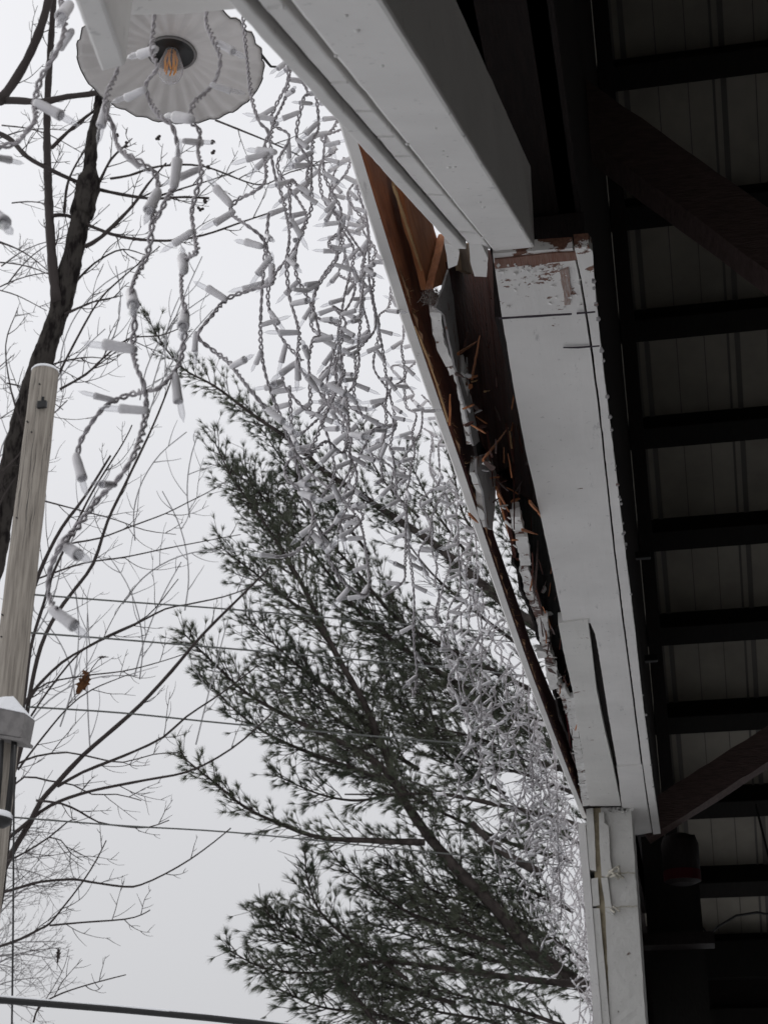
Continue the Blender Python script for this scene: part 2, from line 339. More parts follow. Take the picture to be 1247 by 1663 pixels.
# curled flakes of paint at the worn end
m = MB()
for i in range(46):
    x = random.uniform(806, 955); y = random.uniform(428, 500) if x > 890 or random.random() < .35 else random.uniform(428, 446)
    c = at_z(x, y, BZ-.002); s = random.uniform(.002, .006); a = random.random()*6.28
    q = [c+Vector((math.cos(a+t)*s*random.uniform(.5, 1.2), math.sin(a+t)*s*random.uniform(.5, 1.2), -random.uniform(0, .004))) for t in (0, 1.6, 3.1, 4.6)]
    m.prism(q, (0, 0, .0012))
m.build('paint_flakes', M_paint, hd)
m = MB()
for i in range(30):   # raised paint crumbs on the beam edge
    y = random.uniform(420, 1330); x = np.interp(y, [400, 1350], [958, 1071]); c = at_z(x-random.uniform(0, 2.5), y, BZ-.005); s = random.uniform(.002, .005)
    m.prism([c+Vector((s*math.cos(t), s*1.8*math.sin(t), 0)) for t in (0, 1.3, 2.6, 4, 5.2)], (0, 0, .003))
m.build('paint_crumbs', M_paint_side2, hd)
# middle core board: broken white lower edge, grey painted face, dark red wood above
edge = [[(698, 508), (715, 510), (719, 540), (723, 560), (738, 592), (724, 596), (714, 575), (704, 545)],
        [(726, 598), (740, 594), (743, 606), (730, 609)], [(740, 608), (752, 605), (758, 620), (762, 655), (747, 659), (743, 632)],
        [(747, 661), (761, 658), (768, 690), (771, 706), (760, 706), (751, 690)], [(754, 708), (772, 710), (768, 722), (758, 723)],
        [(763, 768), (771, 768), (780, 786), (784, 806), (775, 800), (766, 786)], [(776, 823), (784, 828), (796, 852), (785, 857), (775, 840)],
        [(829, 841), (845, 838), (850, 861), (833, 863)], [(836, 873), (856, 872), (862, 917), (845, 918), (840, 895)],
        [(843, 930), (858, 925), (866, 968), (852, 962)],
        [(873, 1006), (888, 1003), (892, 1043), (876, 1043)], [(871, 1058), (886, 1060), (888, 1069), (873, 1070)],
        [(884, 1080), (903, 1084), (906, 1119), (893, 1121)], [(905, 1121), (918, 1119), (924, 1133), (912, 1136)],
        [(918, 1136), (932, 1133), (937, 1165), (940, 1197), (928, 1198)], [(928, 1200), (940, 1199), (951, 1250), (937, 1254)],
        [(938, 1258), (951, 1254), (957, 1308), (945, 1310)]]
M_peel = paint('peeling_core_paint', base=(.60, .58, .56), chips=.19, bump=.9, under=(.12, .05, .035))
for cl in ([(706, 500), (714, 540), (720, 570), (733, 596), (747, 610), (754, 655), (765, 708)], [(768, 768), (779, 806), (786, 852)],
           [(838, 836), (845, 880), (851, 917), (860, 965), (872, 995), (881, 1030), (888, 1060), (900, 1100), (913, 1130), (927, 1165), (934, 1198), (944, 1252), (951, 1310)]):
    w0 = lambda y: np.interp(y, [500, 1300], [7.5, 5]); L_ = [(x-w0(y)*random.uniform(.7, 1.2), y) for x, y in cl]; R_ = [(x+w0(y)*random.uniform(.7, 1.25), y) for x, y in cl]
    px_slab('core_board_edge', R_[::-1] + L_, BZ+.009, .03, M_peel, rough=.0045, cut=.008)
M_edge = paint('core_edge_paint', base=(.72, .71, .69), chips=.10, bump=.7)
for k, e_ in enumerate(edge):
    px_slab('core_edge_piece', e_, BZ+.001+.004*random.random(), .04 if k < 6 else .02, M_edge, rough=.0034, cut=.006)
# grey painted faces hanging right of the edge pieces (X = -.345 .. )
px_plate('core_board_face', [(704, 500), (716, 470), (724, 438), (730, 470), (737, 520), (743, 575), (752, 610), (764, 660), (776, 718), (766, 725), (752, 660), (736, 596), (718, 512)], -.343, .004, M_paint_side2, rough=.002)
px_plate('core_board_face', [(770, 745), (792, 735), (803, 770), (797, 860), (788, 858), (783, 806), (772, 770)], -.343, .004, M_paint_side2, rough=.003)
px_plate('core_board', [(722, 425), (812, 400), (830, 520), (860, 700), (885, 830), (840, 800), (822, 760), (800, 770), (776, 700), (750, 600), (734, 540)], -.347, .004, M_darkwood, rough=.003)
px_plate('core_board', [(812, 400), (830, 450), (850, 560), (880, 700), (915, 900), (940, 1010), (960, 1130), (975, 1262), (945, 1262), (930, 1230), (917, 1190), (906, 1165), (897, 1125), (891, 1090), (881, 1060), (869, 1030), (861, 1000), (850, 970), (842, 958), (836, 925), (830, 912), (832, 880), (824, 840), (808, 800), (792, 778), (773, 748), (764, 705), (768, 640), (788, 520)], -.353, .006, M_blackwood, rough=.003)  # black sheet behind the gap: the cavity's deep shade put into its colour
px_plate('core_board', [(802, 770), (815, 780), (832, 838), (838, 880), (832, 905), (824, 860), (812, 812)], -.346, .008, M_darkwood, rough=.003)
px_plate('core_board', [(846, 925), (866, 940), (878, 1000), (880, 1045), (873, 1010), (862, 975), (852, 955)], -.346, .008, M_darkwood, rough=.003)
px_plate('core_board', [(890, 1045), (910, 1060), (930, 1150), (925, 1170), (905, 1120)], -.336, .006, M_darkwood, rough=.003)
# split orange pieces standing in the cavity above the fascia
px_plate('split_cedar_piece', [(638, 290), (660, 310), (684, 345), (696, 375), (705, 415), (694, 468), (684, 472), (668, 410), (650, 350)], -.376, .012, M_orange, rough=.0015)
px_plate('split_cedar_piece', [(708, 395), (712, 380), (730, 392), (722, 430), (712, 462), (690, 470), (697, 440)], -.36, .014, M_orange, rough=.0015)
px_plate('split_cedar_piece', [(757, 395), (762, 408), (758, 446), (740, 440), (735, 400)], -.335, .012, wood('tan_split', (.36, .27, .18), (.22, .14, .09)), rough=.0015)
def px_wedge(name, a, b, wpx, X, t, mt, z=None):
    a_ = at_x(*a, X); b_ = at_x(*b, X+random.uniform(-.01, .01)); d = (b_-a_).normalized(); s = d.cross(Vector((1, 0, 0))).normalized()*wpx
    m = MB(); mid = a_.lerp(b_, .55)
    m.add([a_-s, a_+s, mid+s*.8, b_, mid-s*.5, a_-s+Vector((t, 0, 0)), a_+s+Vector((t, 0, 0)), mid+s*.8+Vector((t, 0, 0)), b_+Vector((t*.6, 0, 0)), mid-s*.5+Vector((t, 0, 0))],
          [(0, 1, 2, 3, 4), (9, 8, 7, 6, 5), (0, 5, 6, 1), (1, 6, 7, 2), (2, 7, 8, 3), (3, 8, 9, 4), (4, 9, 5, 0)])
    return m.build(name, mt, hd, rough=.0009, cut=.012)
for a, b, wd, X, mt in [((636, 298), (694, 472), .0045, -.366, M_pale), ((742, 575), (776, 552), .0035, -.338, M_orange), ((764, 615), (778, 545), .0035, -.338, M_orange),
                        ((757, 540), (745, 600), .002, -.339, M_darkwood), ((728, 690), (730, 640), .003, -.36, M_orange), ((726, 684), (700, 600), .003, -.375, M_pale),
                        ((700, 600), (672, 530), .003, -.376, M_pale), ((782, 748), (824, 695), .003, -.32, M_orange), ((820, 690), (835, 760), .005, -.31, M_darkwood),
                        ((829, 728), (826, 700), .002, -.3, M_pale), ((803, 792), (826, 832), .004, -.335, M_orange), ((806, 800), (828, 878), .006, -.345, M_orange),
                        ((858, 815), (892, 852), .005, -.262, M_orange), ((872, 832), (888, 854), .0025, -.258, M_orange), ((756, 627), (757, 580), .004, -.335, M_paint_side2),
                        ((765, 620), (774, 617), .002, -.33, M_pale), ((785, 636), (794, 634), .002, -.32, M_pale), ((790, 700), (800, 790), .0035, -.33, M_darkwood),
                        ((832, 690), (834, 860), .003, -.31, M_darkwood), ((846, 735), (838, 690), .006, -.30, M_darkwood), ((846, 860), (872, 868), .0035, -.285, M_orange),
                        ((893, 1020), (880, 985), .004, -.31, M_orange), ((760, 835), (776, 850), .004, -.385, M_orange), ((872, 880), (866, 980), .004, -.29, M_brown),
                        ((862, 930), (880, 1000), .008, -.30, M_darkwood), ((918, 1160), (926, 1215), .004, -.325, M_red)]:
    px_wedge('splinter', a, b, wd*.8, X, .004, mt)
for i in range(44):
    y = random.uniform(480, 1240); xl = np.interp(y, [450, 700, 1000, 1300], [700, 775, 868, 945]); xr = np.interp(y, [412, 720, 1010, 1300], [800, 850, 912, 950])
    x = random.uniform(xl, xr); L = random.uniform(15, 50)*np.interp(y, [450, 1300], [1, .5]); a = random.gauss(1.4, .5)
    px_wedge('splinter', (x, y), (x+L*math.cos(a)*.6, y-L*math.sin(a)), random.uniform(.001, .003), random.uniform(-.33, -.29), .003, random.choice([M_darkwood, M_orange, M_brown, M_darkwood, M_brown]))
for i in range(70):
    y = random.uniform(600, 1300); xl = np.interp(y, [450, 700, 850, 1000, 1300], [705, 760, 812, 868, 945])+4; x = xl+abs(random.gauss(0, 16)); c = at_x(x, y, -.338+random.uniform(0, .03)); sz = random.uniform(.003, .010)
    m = MB(); n_ = Vector((random.gauss(0, .5), random.gauss(0, .5), 1)).normalized(); u1 = n_.orthogonal().normalized(); u2 = n_.cross(u1)
    m.prism([c+(u1*math.cos(t)*random.uniform(.4, 1.3)*2+u2*math.sin(t)*random.uniform(.4, 1.2))*sz for t in (0, .9, 1.9, 2.8, 4, 5.2)], n_*.0022); m.build('paint_chip' if i % 3 else 'splinter', [M_edge, M_edge, M_paint_side2, M_darkwood, M_orange, M_brown][random.randrange(6)], hd, rough=.001, cut=.006)
m = MB()
for i in range(150):     # fuzzy torn fibres where the core snapped
    c = at_x(random.uniform(684, 714), random.uniform(470, 492), -.345); d = Vector((random.gauss(0, .3), random.gauss(-.3, .7), random.gauss(-.2, .6))).normalized()*random.uniform(.005, .018)
    m.tube([c, c+d*.5+Vector((.001, 0, -.001)), c+d], [.0007, .0005, .0002], 3)
m.build('torn_fibres', wood('grey_fibre', (.25, .22, .2), (.1, .08, .07), 60), hd)
m = MB()
for i in range(140):
    Y = random.uniform(2.2, 5.8); x = ip(Y, Yf, Xf)+th; d = Vector((random.uniform(.1, 1), random.gauss(0, 1), random.gauss(-.1, .4))).normalized()*random.uniform(.003, .014)
    c = Vector((x, Y, BZ+random.uniform(.0, .03))); m.tube([c, c+d], [.0007, .0002], 3)
m.build('torn_fibres', M_pale, hd)
# snapped paint-covered stubs under the sagging beam's end
px_slab('broken_stub', [(722, 395), (740, 400), (746, 412), (742, 430), (727, 436), (725, 415)], 3.05, .02, M_paint_side, rough=.0015)
px_slab('broken_stub', [(761, 394), (782, 398), (792, 420), (790, 450), (770, 449), (763, 425)], 3.03, .05, M_paint_side, rough=.001)

# ---- the sagging near beam (its near end hangs lower and closer)
nb = empty('sagging_white_beam', (-.2, 1.5, 2.8), 'thick white painted beam sagging down towards the viewer from the broken header', 'beam')
def P(x, y, z): return at_z(x, y, z)
zf, zn = 3.052, 2.38
def mid_z(y):   # height along the beam from the photograph's perspective (vanishes at y=694)
    return None
fl, fr = P(800, 408, zf), P(868, 402, zf)          # far end lower corners of main soffit
nl, nr = P(470, 2, zn), P(620, 0, zn)
def ext(a, b, k): return b + (b-a)*k
nl2, nr2 = ext(fl, nl, .35), ext(fr, nr, .35)
H = Vector((0, 0, .165))
m = MB(); m.hexa([nl2, nr2, nr2+H, nl2+H], [fl, fr, fr+H, fl+H]); m.build('beam_body', M_paint_side, nb, bevel=.004, rough=.0006, cut=.06)
# groove strip and outer lip on its left side
def strip(pn, pf, qn, qf, dz, h, name, mt=M_paint_side):
    a, b, c, d = P(*pn, zn)+Vector((0, 0, dz)), P(*qn, zn)+Vector((0, 0, dz)), P(*pf, zf)+Vector((0, 0, dz)), P(*qf, zf)+Vector((0, 0, dz))
    a, b = ext(c, a, .35), ext(d, b, .35); hh = Vector((0, 0, h))
    m = MB(); m.hexa([a, b, b+hh, a+hh], [c, d, d+hh, c+hh]); return m.build(name, mt, nb, bevel=.002, rough=.0008, cut=.04)
strip((385, 20), (737, 404), (408, 12), (757, 405), 0, .09, 'trim_strip')
strip((410, 12), (759, 405), (420, 10), (765, 405), .012, .07, 'groove', M_paint_side2)
strip((421, 10), (766, 405), (455, 6), (797, 408), .004, .10, 'trim_strip')
m = MB()
for k in range(9):
    t = random.random(); a = P(425, 10, zn).lerp(P(770, 405, zf), t); b = P(452, 6, zn).lerp(P(794, 407, zf), t)
    c = a.lerp(b, random.random()); m.tube([a+Vector((0, 0, .003)), c+Vector((0, 0, .0035)), b+Vector((0, 0, .003))], .0022, 5)
m.build('paint_drips', M_paint_side, nb)
m = MB()
for k in range(22):      # nail heads, crumbs and blisters in the paint
    t = random.random(); s = random.choice([.03, .5, .95, random.random()]); c = nl.lerp(fl, t).lerp(nr.lerp(fr, t), s); r_ = random.uniform(.001, .0028)
    m.lathe([(r_, 0), (r_*.9, -.0009), (r_*.4, -.0016)], 7, Matrix.Translation(c))
m.build('nail_heads', M_paint_side, nb, smooth=True)
# ---- cross beam at the top and the lookout block
cb = empty('cross_beam', tuple(at_d(350, -10, 1.25)), 'white horizontal trim board crossing above the lamp shade', 'beam')
m = MB(); za = 2.52
m.prism([P(150, 26, za), P(300, 24, za), P(402, 14, za), P(470, 2, za), P(640, -60, za), P(600, -160, za), P(100, -120, za)], (0, 0, .05)); m.build('soffit', M_paint_side, cb, bevel=.002, rough=.0006, cut=.04)
lb = empty('lookout_block', tuple(at_d(180, 60, 1.2)), 'white painted rafter end hanging in front of the round lamp shade', 'rafter end')
m = MB()
f0, f1 = P(165, 117, 2.44), P(206, 106, 2.44); b0, b1 = P(92, -70, 2.27), P(143, -75, 2.27); u_ = Vector((0, 0, .075))
m.hexa([b0, b1, b1+u_, b0+u_], [f0, f1, f1+u_, f0+u_]); m.build('block', M_paint_side, lb, bevel=.003, rough=.0006, cut=.03)

# ---- the far white post
Yp = 5.86
ps = empty('white_post', (-.26, Yp, 0), 'white painted layered corner post with a knot of string tied round it', 'post')
def post_board(name, outline, Yface, depth, mt, rough=.0015, cut=.03):
    pts = [at_y(x, y, Yface) for x, y in outline]
    m = MB(); m.prism(pts, (0, depth, 0)); return m.build(name, mt, ps, rough=rough, cut=cut, bevel=0)
def down(xa, ya, xb, yb, z=0.02, Y=Yp):      # continue a post edge to the ground
    a = at_y(xa, ya, Y); return a
def vboard(name, xt, yt, xb_, Y, depth, mt, w_px, wb_px, rough=.0015, z0=0.02):
    # top-left pixel (xt,yt), the pixel x at y=1663 of its left edge and its widths there; goes on to the ground
    tl = at_y(xt, yt, Y); tr = at_y(xt+w_px, yt, Y); bl = at_y(xb_, 1663, Y); br = at_y(xb_+wb_px, 1663, Y)
    k = (tl.z-z0)/(tl.z-bl.z); bl = tl.lerp(bl, k); k = (tr.z-z0)/(tr.z-br.z); br = tr.lerp(br, k)
    m = MB(); m.prism([tl, tr, br, bl], (0, depth, 0)); return m.build(name, mt, ps, rough=rough, cut=.035)
vboard('post_core', 975, 1311, 990, Yp, .30, M_paint_post, 49, 58, .0022)
vboard('casing_board', 938, 1337, 964, Yp-.012, .34, M_paint, 12, 13, .001)
post_board('casing_board', [(951, 1314), (962, 1312), (965, 1350), (967, 1414), (957, 1412), (953, 1360)], Yp-.01, .2, M_paint_post)
post_board('casing_board', [(959, 1427), (970, 1425), (973, 1470), (962, 1472)], Yp-.01, .2, M_paint_post)
vboard('casing_board', 962, 1475, 977, Yp-.008, .2, M_paint_post, 11, 13, .001)
vboard('joint_filler', 960, 1312, 976, Yp+.012, .2, mat('yellowed_sealant', (.42, .36, .25), .6, .3, noise_s=20, amt=.35), 18, 18, .0015)
post_board('loose_batten', [(972, 1320), (980, 1319), (981, 1336), (988, 1342), (990, 1395), (993, 1412), (984, 1424), (976, 1422), (973, 1370)], Yp-.02, .02, M_paint_post, .001)
post_board('loose_batten', [(975, 1426), (986, 1425), (992, 1470), (996, 1485), (984, 1480)], Yp-.014, .02, M_paint_post, .001)
M_string = mat('painted_string', (.58, .55, .47), .8, .2, noise_s=80, amt=.3)
m = MB()      # string tied round the post
for y0, x0, x1 in ((1419, 980, 1031), (1474, 982, 1034)):
    pts = [at_y(x0+(x1-x0)*t, y0-2*t+random.uniform(-1, 1), Yp-.012) for t in np.linspace(0, 1, 9)]
    m.tube(pts, .0028, 6); m.build('string', M_string, ps); m = MB()
m = MB()
for a_, b_ in (((985, 1424), (1005, 1407)), ((990, 1424), (1008, 1424)), ((994, 1419), (1012, 1426)), ((988, 1415), (1004, 1428)), ((1003, 1408), (1006, 1420))):
    m.tube([at_y(*a_, Yp-.03), at_y((a_[0]+b_[0])/2, (a_[1]+b_[1])/2-3, Yp-.045), at_y(*b_, Yp-.03)], .005, 6)
for a_, b_ in (((990, 1476), (998, 1482)), ((995, 1472), (1006, 1480))): m.tube([at_y(*a_, Yp-.02), at_y(*b_, Yp-.03)], .004, 6)
m.build('string_knot', M_string, ps)
m = MB()
for i in range(16):
    c = at_y(random.uniform(984, 1026), random.uniform(1312, 1320), Yp-.004); s = random.uniform(.004, .011)
    m.prism([c+Vector((s*math.cos(t)*random.uniform(.6, 1.3), 0, s*.6*math.sin(t))) for t in (0, 1.2, 2.4, 3.6, 5)], (0, -.006, 0))
m.build('paint_crumbs', M_paint_post, ps)

# ---- things inside, in the dark
ip_ = empty('inner_post', (.12, 7.0, 0), 'dark square timber post inside the barn just right of the white post', 'post')
m = MB(); a = at_y(1040, 1359, 7.0); b = at_y(1128, 1359, 7.0); m.box(a.x, b.x, 7.0, 7.2, .02, a.z); m.build('post_body', M_purlin, ip_)
m = MB(); a2 = at_y(1120, 1520, 6.9); m.box(a2.x-.22, a2.x+.10, 6.8, 6.94, a2.z-.05, a2.z+.0); m.build('bracket_shelf', M_blackwood, ip_)
bk = empty('hanging_lantern', tuple(at_y(1108, 1430, 6.75)), 'dark red round lantern hanging by the inner post in the dark', 'lantern')
c = at_y(1108, 1432, 6.75)
m = MB(); m.lathe([(.079, .002), (.080, .045)], 20, Matrix.Translation(c)); m.build('band', M_red, bk)
m = MB(); m.lathe([(.05, -.01), (.078, .0015)], 20, Matrix.Translation(c)); m.build('bottom', M_blackwood, bk)
m = MB(); m.lathe([(.078, .041), (.08, .16), (.07, .19), (.03, .205)], 20, Matrix.Translation(c)); m.build('hood', M_blackwood, bk, smooth=True)
m = MB(); a = at_y(1137, 1503, 7.4)
m.tube([at_y(1137, 1503, 7.4), at_y(1150, 1519, 7.4), at_y(1165, 1505, 7.4), at_y(1195, 1487, 7.4), at_y(1228, 1482, 7.4), at_y(1262, 1487, 7.4), at_y(1300, 1500, 7.4), at_y(1400, 1560, 7.4)], .006, 6)
tag(m.build('drooping_cable', M_black), 'black cable arching in front of the lit metal panel low in the dark barn', 'cable')
m = MB(); m.tube([at_y(1226, 1305, 8.2), at_y(1247, 1390, 8.2), at_y(1262, 1460, 8.2)], .006, 6)
tag(m.build('straight_cable', M_black), 'thin black cable slanting down across the lower roof panels', 'cable')
for k, (x, y, Y) in enumerate(((1033, 903, 6.2), (1045, 1070, 6.6))):
    m = MB(); p = at_y(x, y, Y); m.beam(p-Vector((.1, 0, 0)), p+Vector((.06, 0, 0)), .03, .03)
    tag(m.build('wall_bracket', M_black, bevel=.003), ['upper of two short dark pegs on the gable wall inside', 'lower of two short dark pegs on the gable wall inside'][k], 'peg', 'dark pegs on the gable wall')

# ================================================================== LAMP SHADE
lc = at_y(278, 102, 1.72); RS = .139
lamp = empty('barn_lamp', tuple(lc), 'round scalloped white enamel lamp shade with clear amber-filament bulb', 'lamp')
def shade_mesh(mb, off, r0, zoff=0):
    seg = 96; rings = 14; V = []; Fc = []
    for i in range(rings):
        t = i/(rings-1); r = r0 + (RS-r0)*t; z = .020*(1-t)**1.3 + off
        for k in range(seg):
            a = 2*math.pi*k/seg; wv = .0035*t*math.cos(26*a)
            V.append(Vector((r*math.cos(a)*(1+.010*t*math.cos(26*a)), r*math.sin(a)*(1+.010*t*math.cos(26*a)), z+wv)))
    for i in range(rings-1):
        for k in range(seg): Fc.append((i*seg+k, i*seg+(k+1) % seg, (i+1)*seg+(k+1) % seg, (i+1)*seg+k))
    return V, Fc
V1, F1 = shade_mesh(None, 0, .034); V2, F2 = shade_mesh(None, .003, .034)
m = MB(); nV = len(V1); m.add([lc+q for q in V1]+[lc+q for q in V2], F1+[tuple(i+nV for i in f[::-1]) for f in F2] + [((13*96+k), (13*96+(k+1) % 96), nV+13*96+(k+1) % 96, nV+13*96+k) for k in range(96)])
shade = m.build('lamp_shade', M_enamel, lamp, smooth=True)
m = MB(); rim = [lc+V1[13*96+k % 96]*1.002 for k in range(97)]; m.tube(rim, .0008, 6, False); m.build('rim', M_rim, shade, smooth=True)
m = MB(); T = Matrix.Translation(lc); m.lathe([(.034, .022), (.035, .018), (.031, .018), (.030, .075), (.012, .075), (.012, .1), (.02, .11)], 32, T)
m.build('lamp_socket', M_black, lamp, smooth=True)
m = MB()
for k in range(32):
    pass
m.tube([lc+Vector((.0355*math.cos(a), .0355*math.sin(a), .018)) for a in np.linspace(0, 2*math.pi, 40)], .0022, 6, False); m.build('collar', M_box, lamp, smooth=True)
m = MB(); m.lathe([(.010, .05), (.010, .022), (.015, .006), (.0195, -.008), (.0195, -.018), (.015, -.029), (.007, -.036), (.001, -.037)], 24, T)
bulb = m.build('bulb', M_glass, lamp, smooth=True)
m = MB()
for k in range(8):
    a = k*math.pi/4; m.tube([lc+Vector((.003*math.cos(a), .003*math.sin(a), .03)), lc+Vector((.010*math.cos(a), .010*math.sin(a), .004)), lc+Vector((.008*math.cos(a+.4), .008*math.sin(a+.4), -.018))], .0013, 4)
m.build('filament', M_amber, bulb)
m = MB(); q0 = lc+Vector((0, 0, .1)); m.tube([q0, q0+Vector((0, 0, .10)), q0+Vector((.03, .02, .17)), q0+Vector((.09, .06, .2)), q0+Vector((.16, .14, .17)), q0+Vector((.2, .3, .1))], .009, 10)
m.build('gooseneck', M_black, lamp, smooth=True)
m = MB(); m.tube([at_y(345, 22, 1.75), at_y(372, 27, 1.75), at_y(392, 48, 1.76), at_y(402, 62, 1.78), at_y(440, 108, 1.85), at_y(470, 110, 1.9)], [.0015, .0015, .0035, .0035, .002, .002], 6)
m.build('lamp_cord', M_black, lamp, smooth=True)

# ================================================================== ICICLE LIGHTS
def bez(pts, step):           # Catmull-Rom through 3D points, resampled
    P_ = [Vector(p) for p in pts]; P_ = [P_[0]*2-P_[1]] + P_ + [P_[-1]*2-P_[-2]]; outp = []
    for i in range(1, len(P_)-2):
        a, b, c, d = P_[i-1], P_[i], P_[i+1], P_[i+2]; L = (c-b).length; k = max(2, int(L/step))
        for j in range(k):
            t = j/k; outp.append(.5*((2*b)+(c-a)*t+(2*a-5*b+4*c-d)*t*t+(3*b-a-3*c+d)*t**3))
    outp.append(P_[-2]); return outp
def twist(mb, path, r, off, pitch, sides=5):
    n = len(path); s = 0; A = []; B_ = []; a = (path[1]-path[0]).normalized().orthogonal().normalized(); ph = random.random()*6
    for i in range(n):
        d = (path[min(i+1, n-1)]-path[max(i-1, 0)]).normalized(); a = (a-d*a.dot(d)).normalized(); b = d.cross(a)
        if i: s += (path[i]-path[i-1]).length
        t = ph + 2*math.pi*s/pitch + .5*math.sin(s*40); o = off*(1+.35*math.sin(s*55+ph))
        u = (a*math.cos(t)+b*math.sin(t))*o; A.append(path[i]+u); B_.append(path[i]-u)
    mb.tube(A, r, sides); mb.tube(B_, r, sides)
ms = MB(); ms.lathe([(.0022, -.003), (.0034, 0), (.0038, .006), (.0039, .015), (.0043, .021), (.0043, .0235), (.0030, .0237), (.0028, .021)], 10); SOCK = [ms.mesh('socket', M_socket, True)]
SOCK[0].polygons.foreach_set('use_smooth', [True]*len(SOCK[0].polygons))
mbb = MB(); mbb.lathe([(.0026, .020), (.0027, .0245), (.0027, .034), (.0022, .037), (.0008, .0405), (.0002, .043)], 8); BULB = mbb.mesh('bulb', M_glass, True)
def socket(parent, base, dirv, scale=1., bulb=True):
    d = Vector(dirv).normalized(); q = Vector((0, 0, 1)).rotation_difference(d).to_matrix().to_4x4()
    o = bpy.data.objects.new('socket', SOCK[0]); COL.objects.link(o); o.parent = parent
    o.matrix_parent_inverse = Matrix.Translation(-Vector(parent.location))
    o.matrix_basis = Matrix.Translation(base) @ q @ Matrix.Rotation(random.random()*6, 4, 'Z') @ Matrix.Scale(scale*random.uniform(.88, 1.06), 4)
    if bulb:
        b = bpy.data.objects.new('bulb', BULB); COL.objects.link(b); b.parent = o
        b.rotation_euler = (random.uniform(-.05, .05), random.uniform(-.05, .05), 0)
GRP = 'icicle light strands hanging along the broken header'
nstr = [0]
def strand(path, label, socks=None, auto=True, spacing=.052, wr=.0013, off=.0016, pitch=.021, down_bias=.35):
    root = empty('light_strand', tuple(path[0]), label, 'string lights', GRP)
    pp = bez(path, .003)
    m = MB(); twist(m, pp, wr, off, pitch, 5); m.build('wire', M_wire, root, smooth=True)
    if auto:
        s = 0; nxt = random.uniform(.01, .04)
        for i in range(1, len(pp)):
            s += (pp[i]-pp[i-1]).length
            if s > nxt:
                nxt += spacing*random.uniform(.6, 1.4); d = (pp[i]-pp[i-1]).normalized()
                a = random.random()*6.283; side = Vector((math.cos(a), math.sin(a), 0)) if random.random() < .6 else Vector(RT)*random.choice((-1, 1))+Vector((0, random.gauss(0, .3), 0))
                dv = side + Vector((0, 0, random.gauss(-down_bias, .55))) + d*random.uniform(-.1, .6)
                socket(root, pp[i]+dv.normalized()*.003, dv)
    for (a, b) in (socks or []):
        socket(root, a, b-a, (b-a).length/.043 if (b-a).length > .025 else 1.)
    nstr[0] += 1
    return root
def S(pxs, Y, label, socks=(), auto=False, jy=.012, **k):
    path = []
    for i, (x, y) in enumerate(pxs): path.append(at_y(x, y, Y+jy*math.sin(i*1.7)))
    sk = []
    for a, b in socks:
        pa = at_y(*a, Y); pb = at_y(*b, Y); d = pb-pa; L = d.length
        if L < .043:      # foreshortened ones lean towards or away from the viewer
            dy = math.sqrt(.043**2-L*L)*random.choice((-1, 1)); pb = at_y(*b, Y+dy*.9)
        sk.append((pa, pb))
    return strand(path, label, sk, auto, **k)
S([(96, -60), (100, 0), (106, 40), (95, 80), (68, 125), (58, 165), (58, 195), (42, 215), (25, 232), (-10, 242), (-40, 250)], .93, 'blurred nearest light strand at the top left corner', [((113, 8), (86, 46)), ((116, 52), (84, 96)), ((62, 168), (136, 207))])
S([(-30, 228), (-12, 246), (-8, 262), (-20, 300), (-12, 350), (-25, 380)], .9, 'loose light strand end at the left picture edge', [((-10, 255), (42, 264)), ((-12, 345), (27, 378))])
S([(192, 90), (190, 118), (176, 150), (172, 180), (184, 205), (190, 232), (200, 246), (235, 268), (256, 290), (254, 325), (248, 360), (243, 400), (232, 430), (220, 452), (213, 480), (219, 520), (217, 560), (222, 595), (234, 625), (238, 660), (232, 700), (218, 740), (190, 780), (160, 810), (125, 858), (100, 885), (82, 925), (80, 965), (92, 992)], 1.03, 'long light strand hanging lowest on the left, ending beside the pole',
  [((174, 168), (155, 240)), ((204, 252), (244, 284)), ((256, 312), (229, 368)), ((216, 567), (134, 553)), ((213, 474), (221, 516)), ((237, 667), (153, 660)), ((186, 787), (143, 786)), ((101, 882), (152, 920)), ((86, 990), (148, 1037))])
S([(256, -40), (250, 40), (248, 85), (256, 110), (238, 135), (244, 165), (262, 190), (280, 205), (290, 250), (284, 300), (268, 330), (250, 362)], 1.09, 'light strand crossing the lamp shade left of its bulb', [((252, 80), (208, 96)), ((234, 146), (178, 172)), ((310, 193), (267, 188)), ((283, 302), (292, 228))])
S([(345, -30), (335, 30), (345, 60), (358, 95), (350, 130), (335, 150), (315, 168), (310, 195), (325, 215), (322, 245), (328, 275), (320, 310), (312, 345), (318, 390), (320, 408), (305, 418), (296, 440), (296, 480), (303, 510), (300, 545), (292, 590), (262, 628), (238, 634), (215, 640), (185, 652), (160, 672), (132, 715), (126, 745)], 1.14, 'light strand looping from the lamp shade down to a cross tangle at left',
  [((355, 70), (404, 98)), ((345, 138), (400, 156)), ((300, 229), (351, 234)), ((322, 275), (260, 302)), ((311, 377), (256, 414)), ((299, 440), (295, 398)), ((184, 650), (126, 636)), ((124, 742), (142, 806)), ((285, 612), (293, 683)), ((300, 508), (296, 548))])
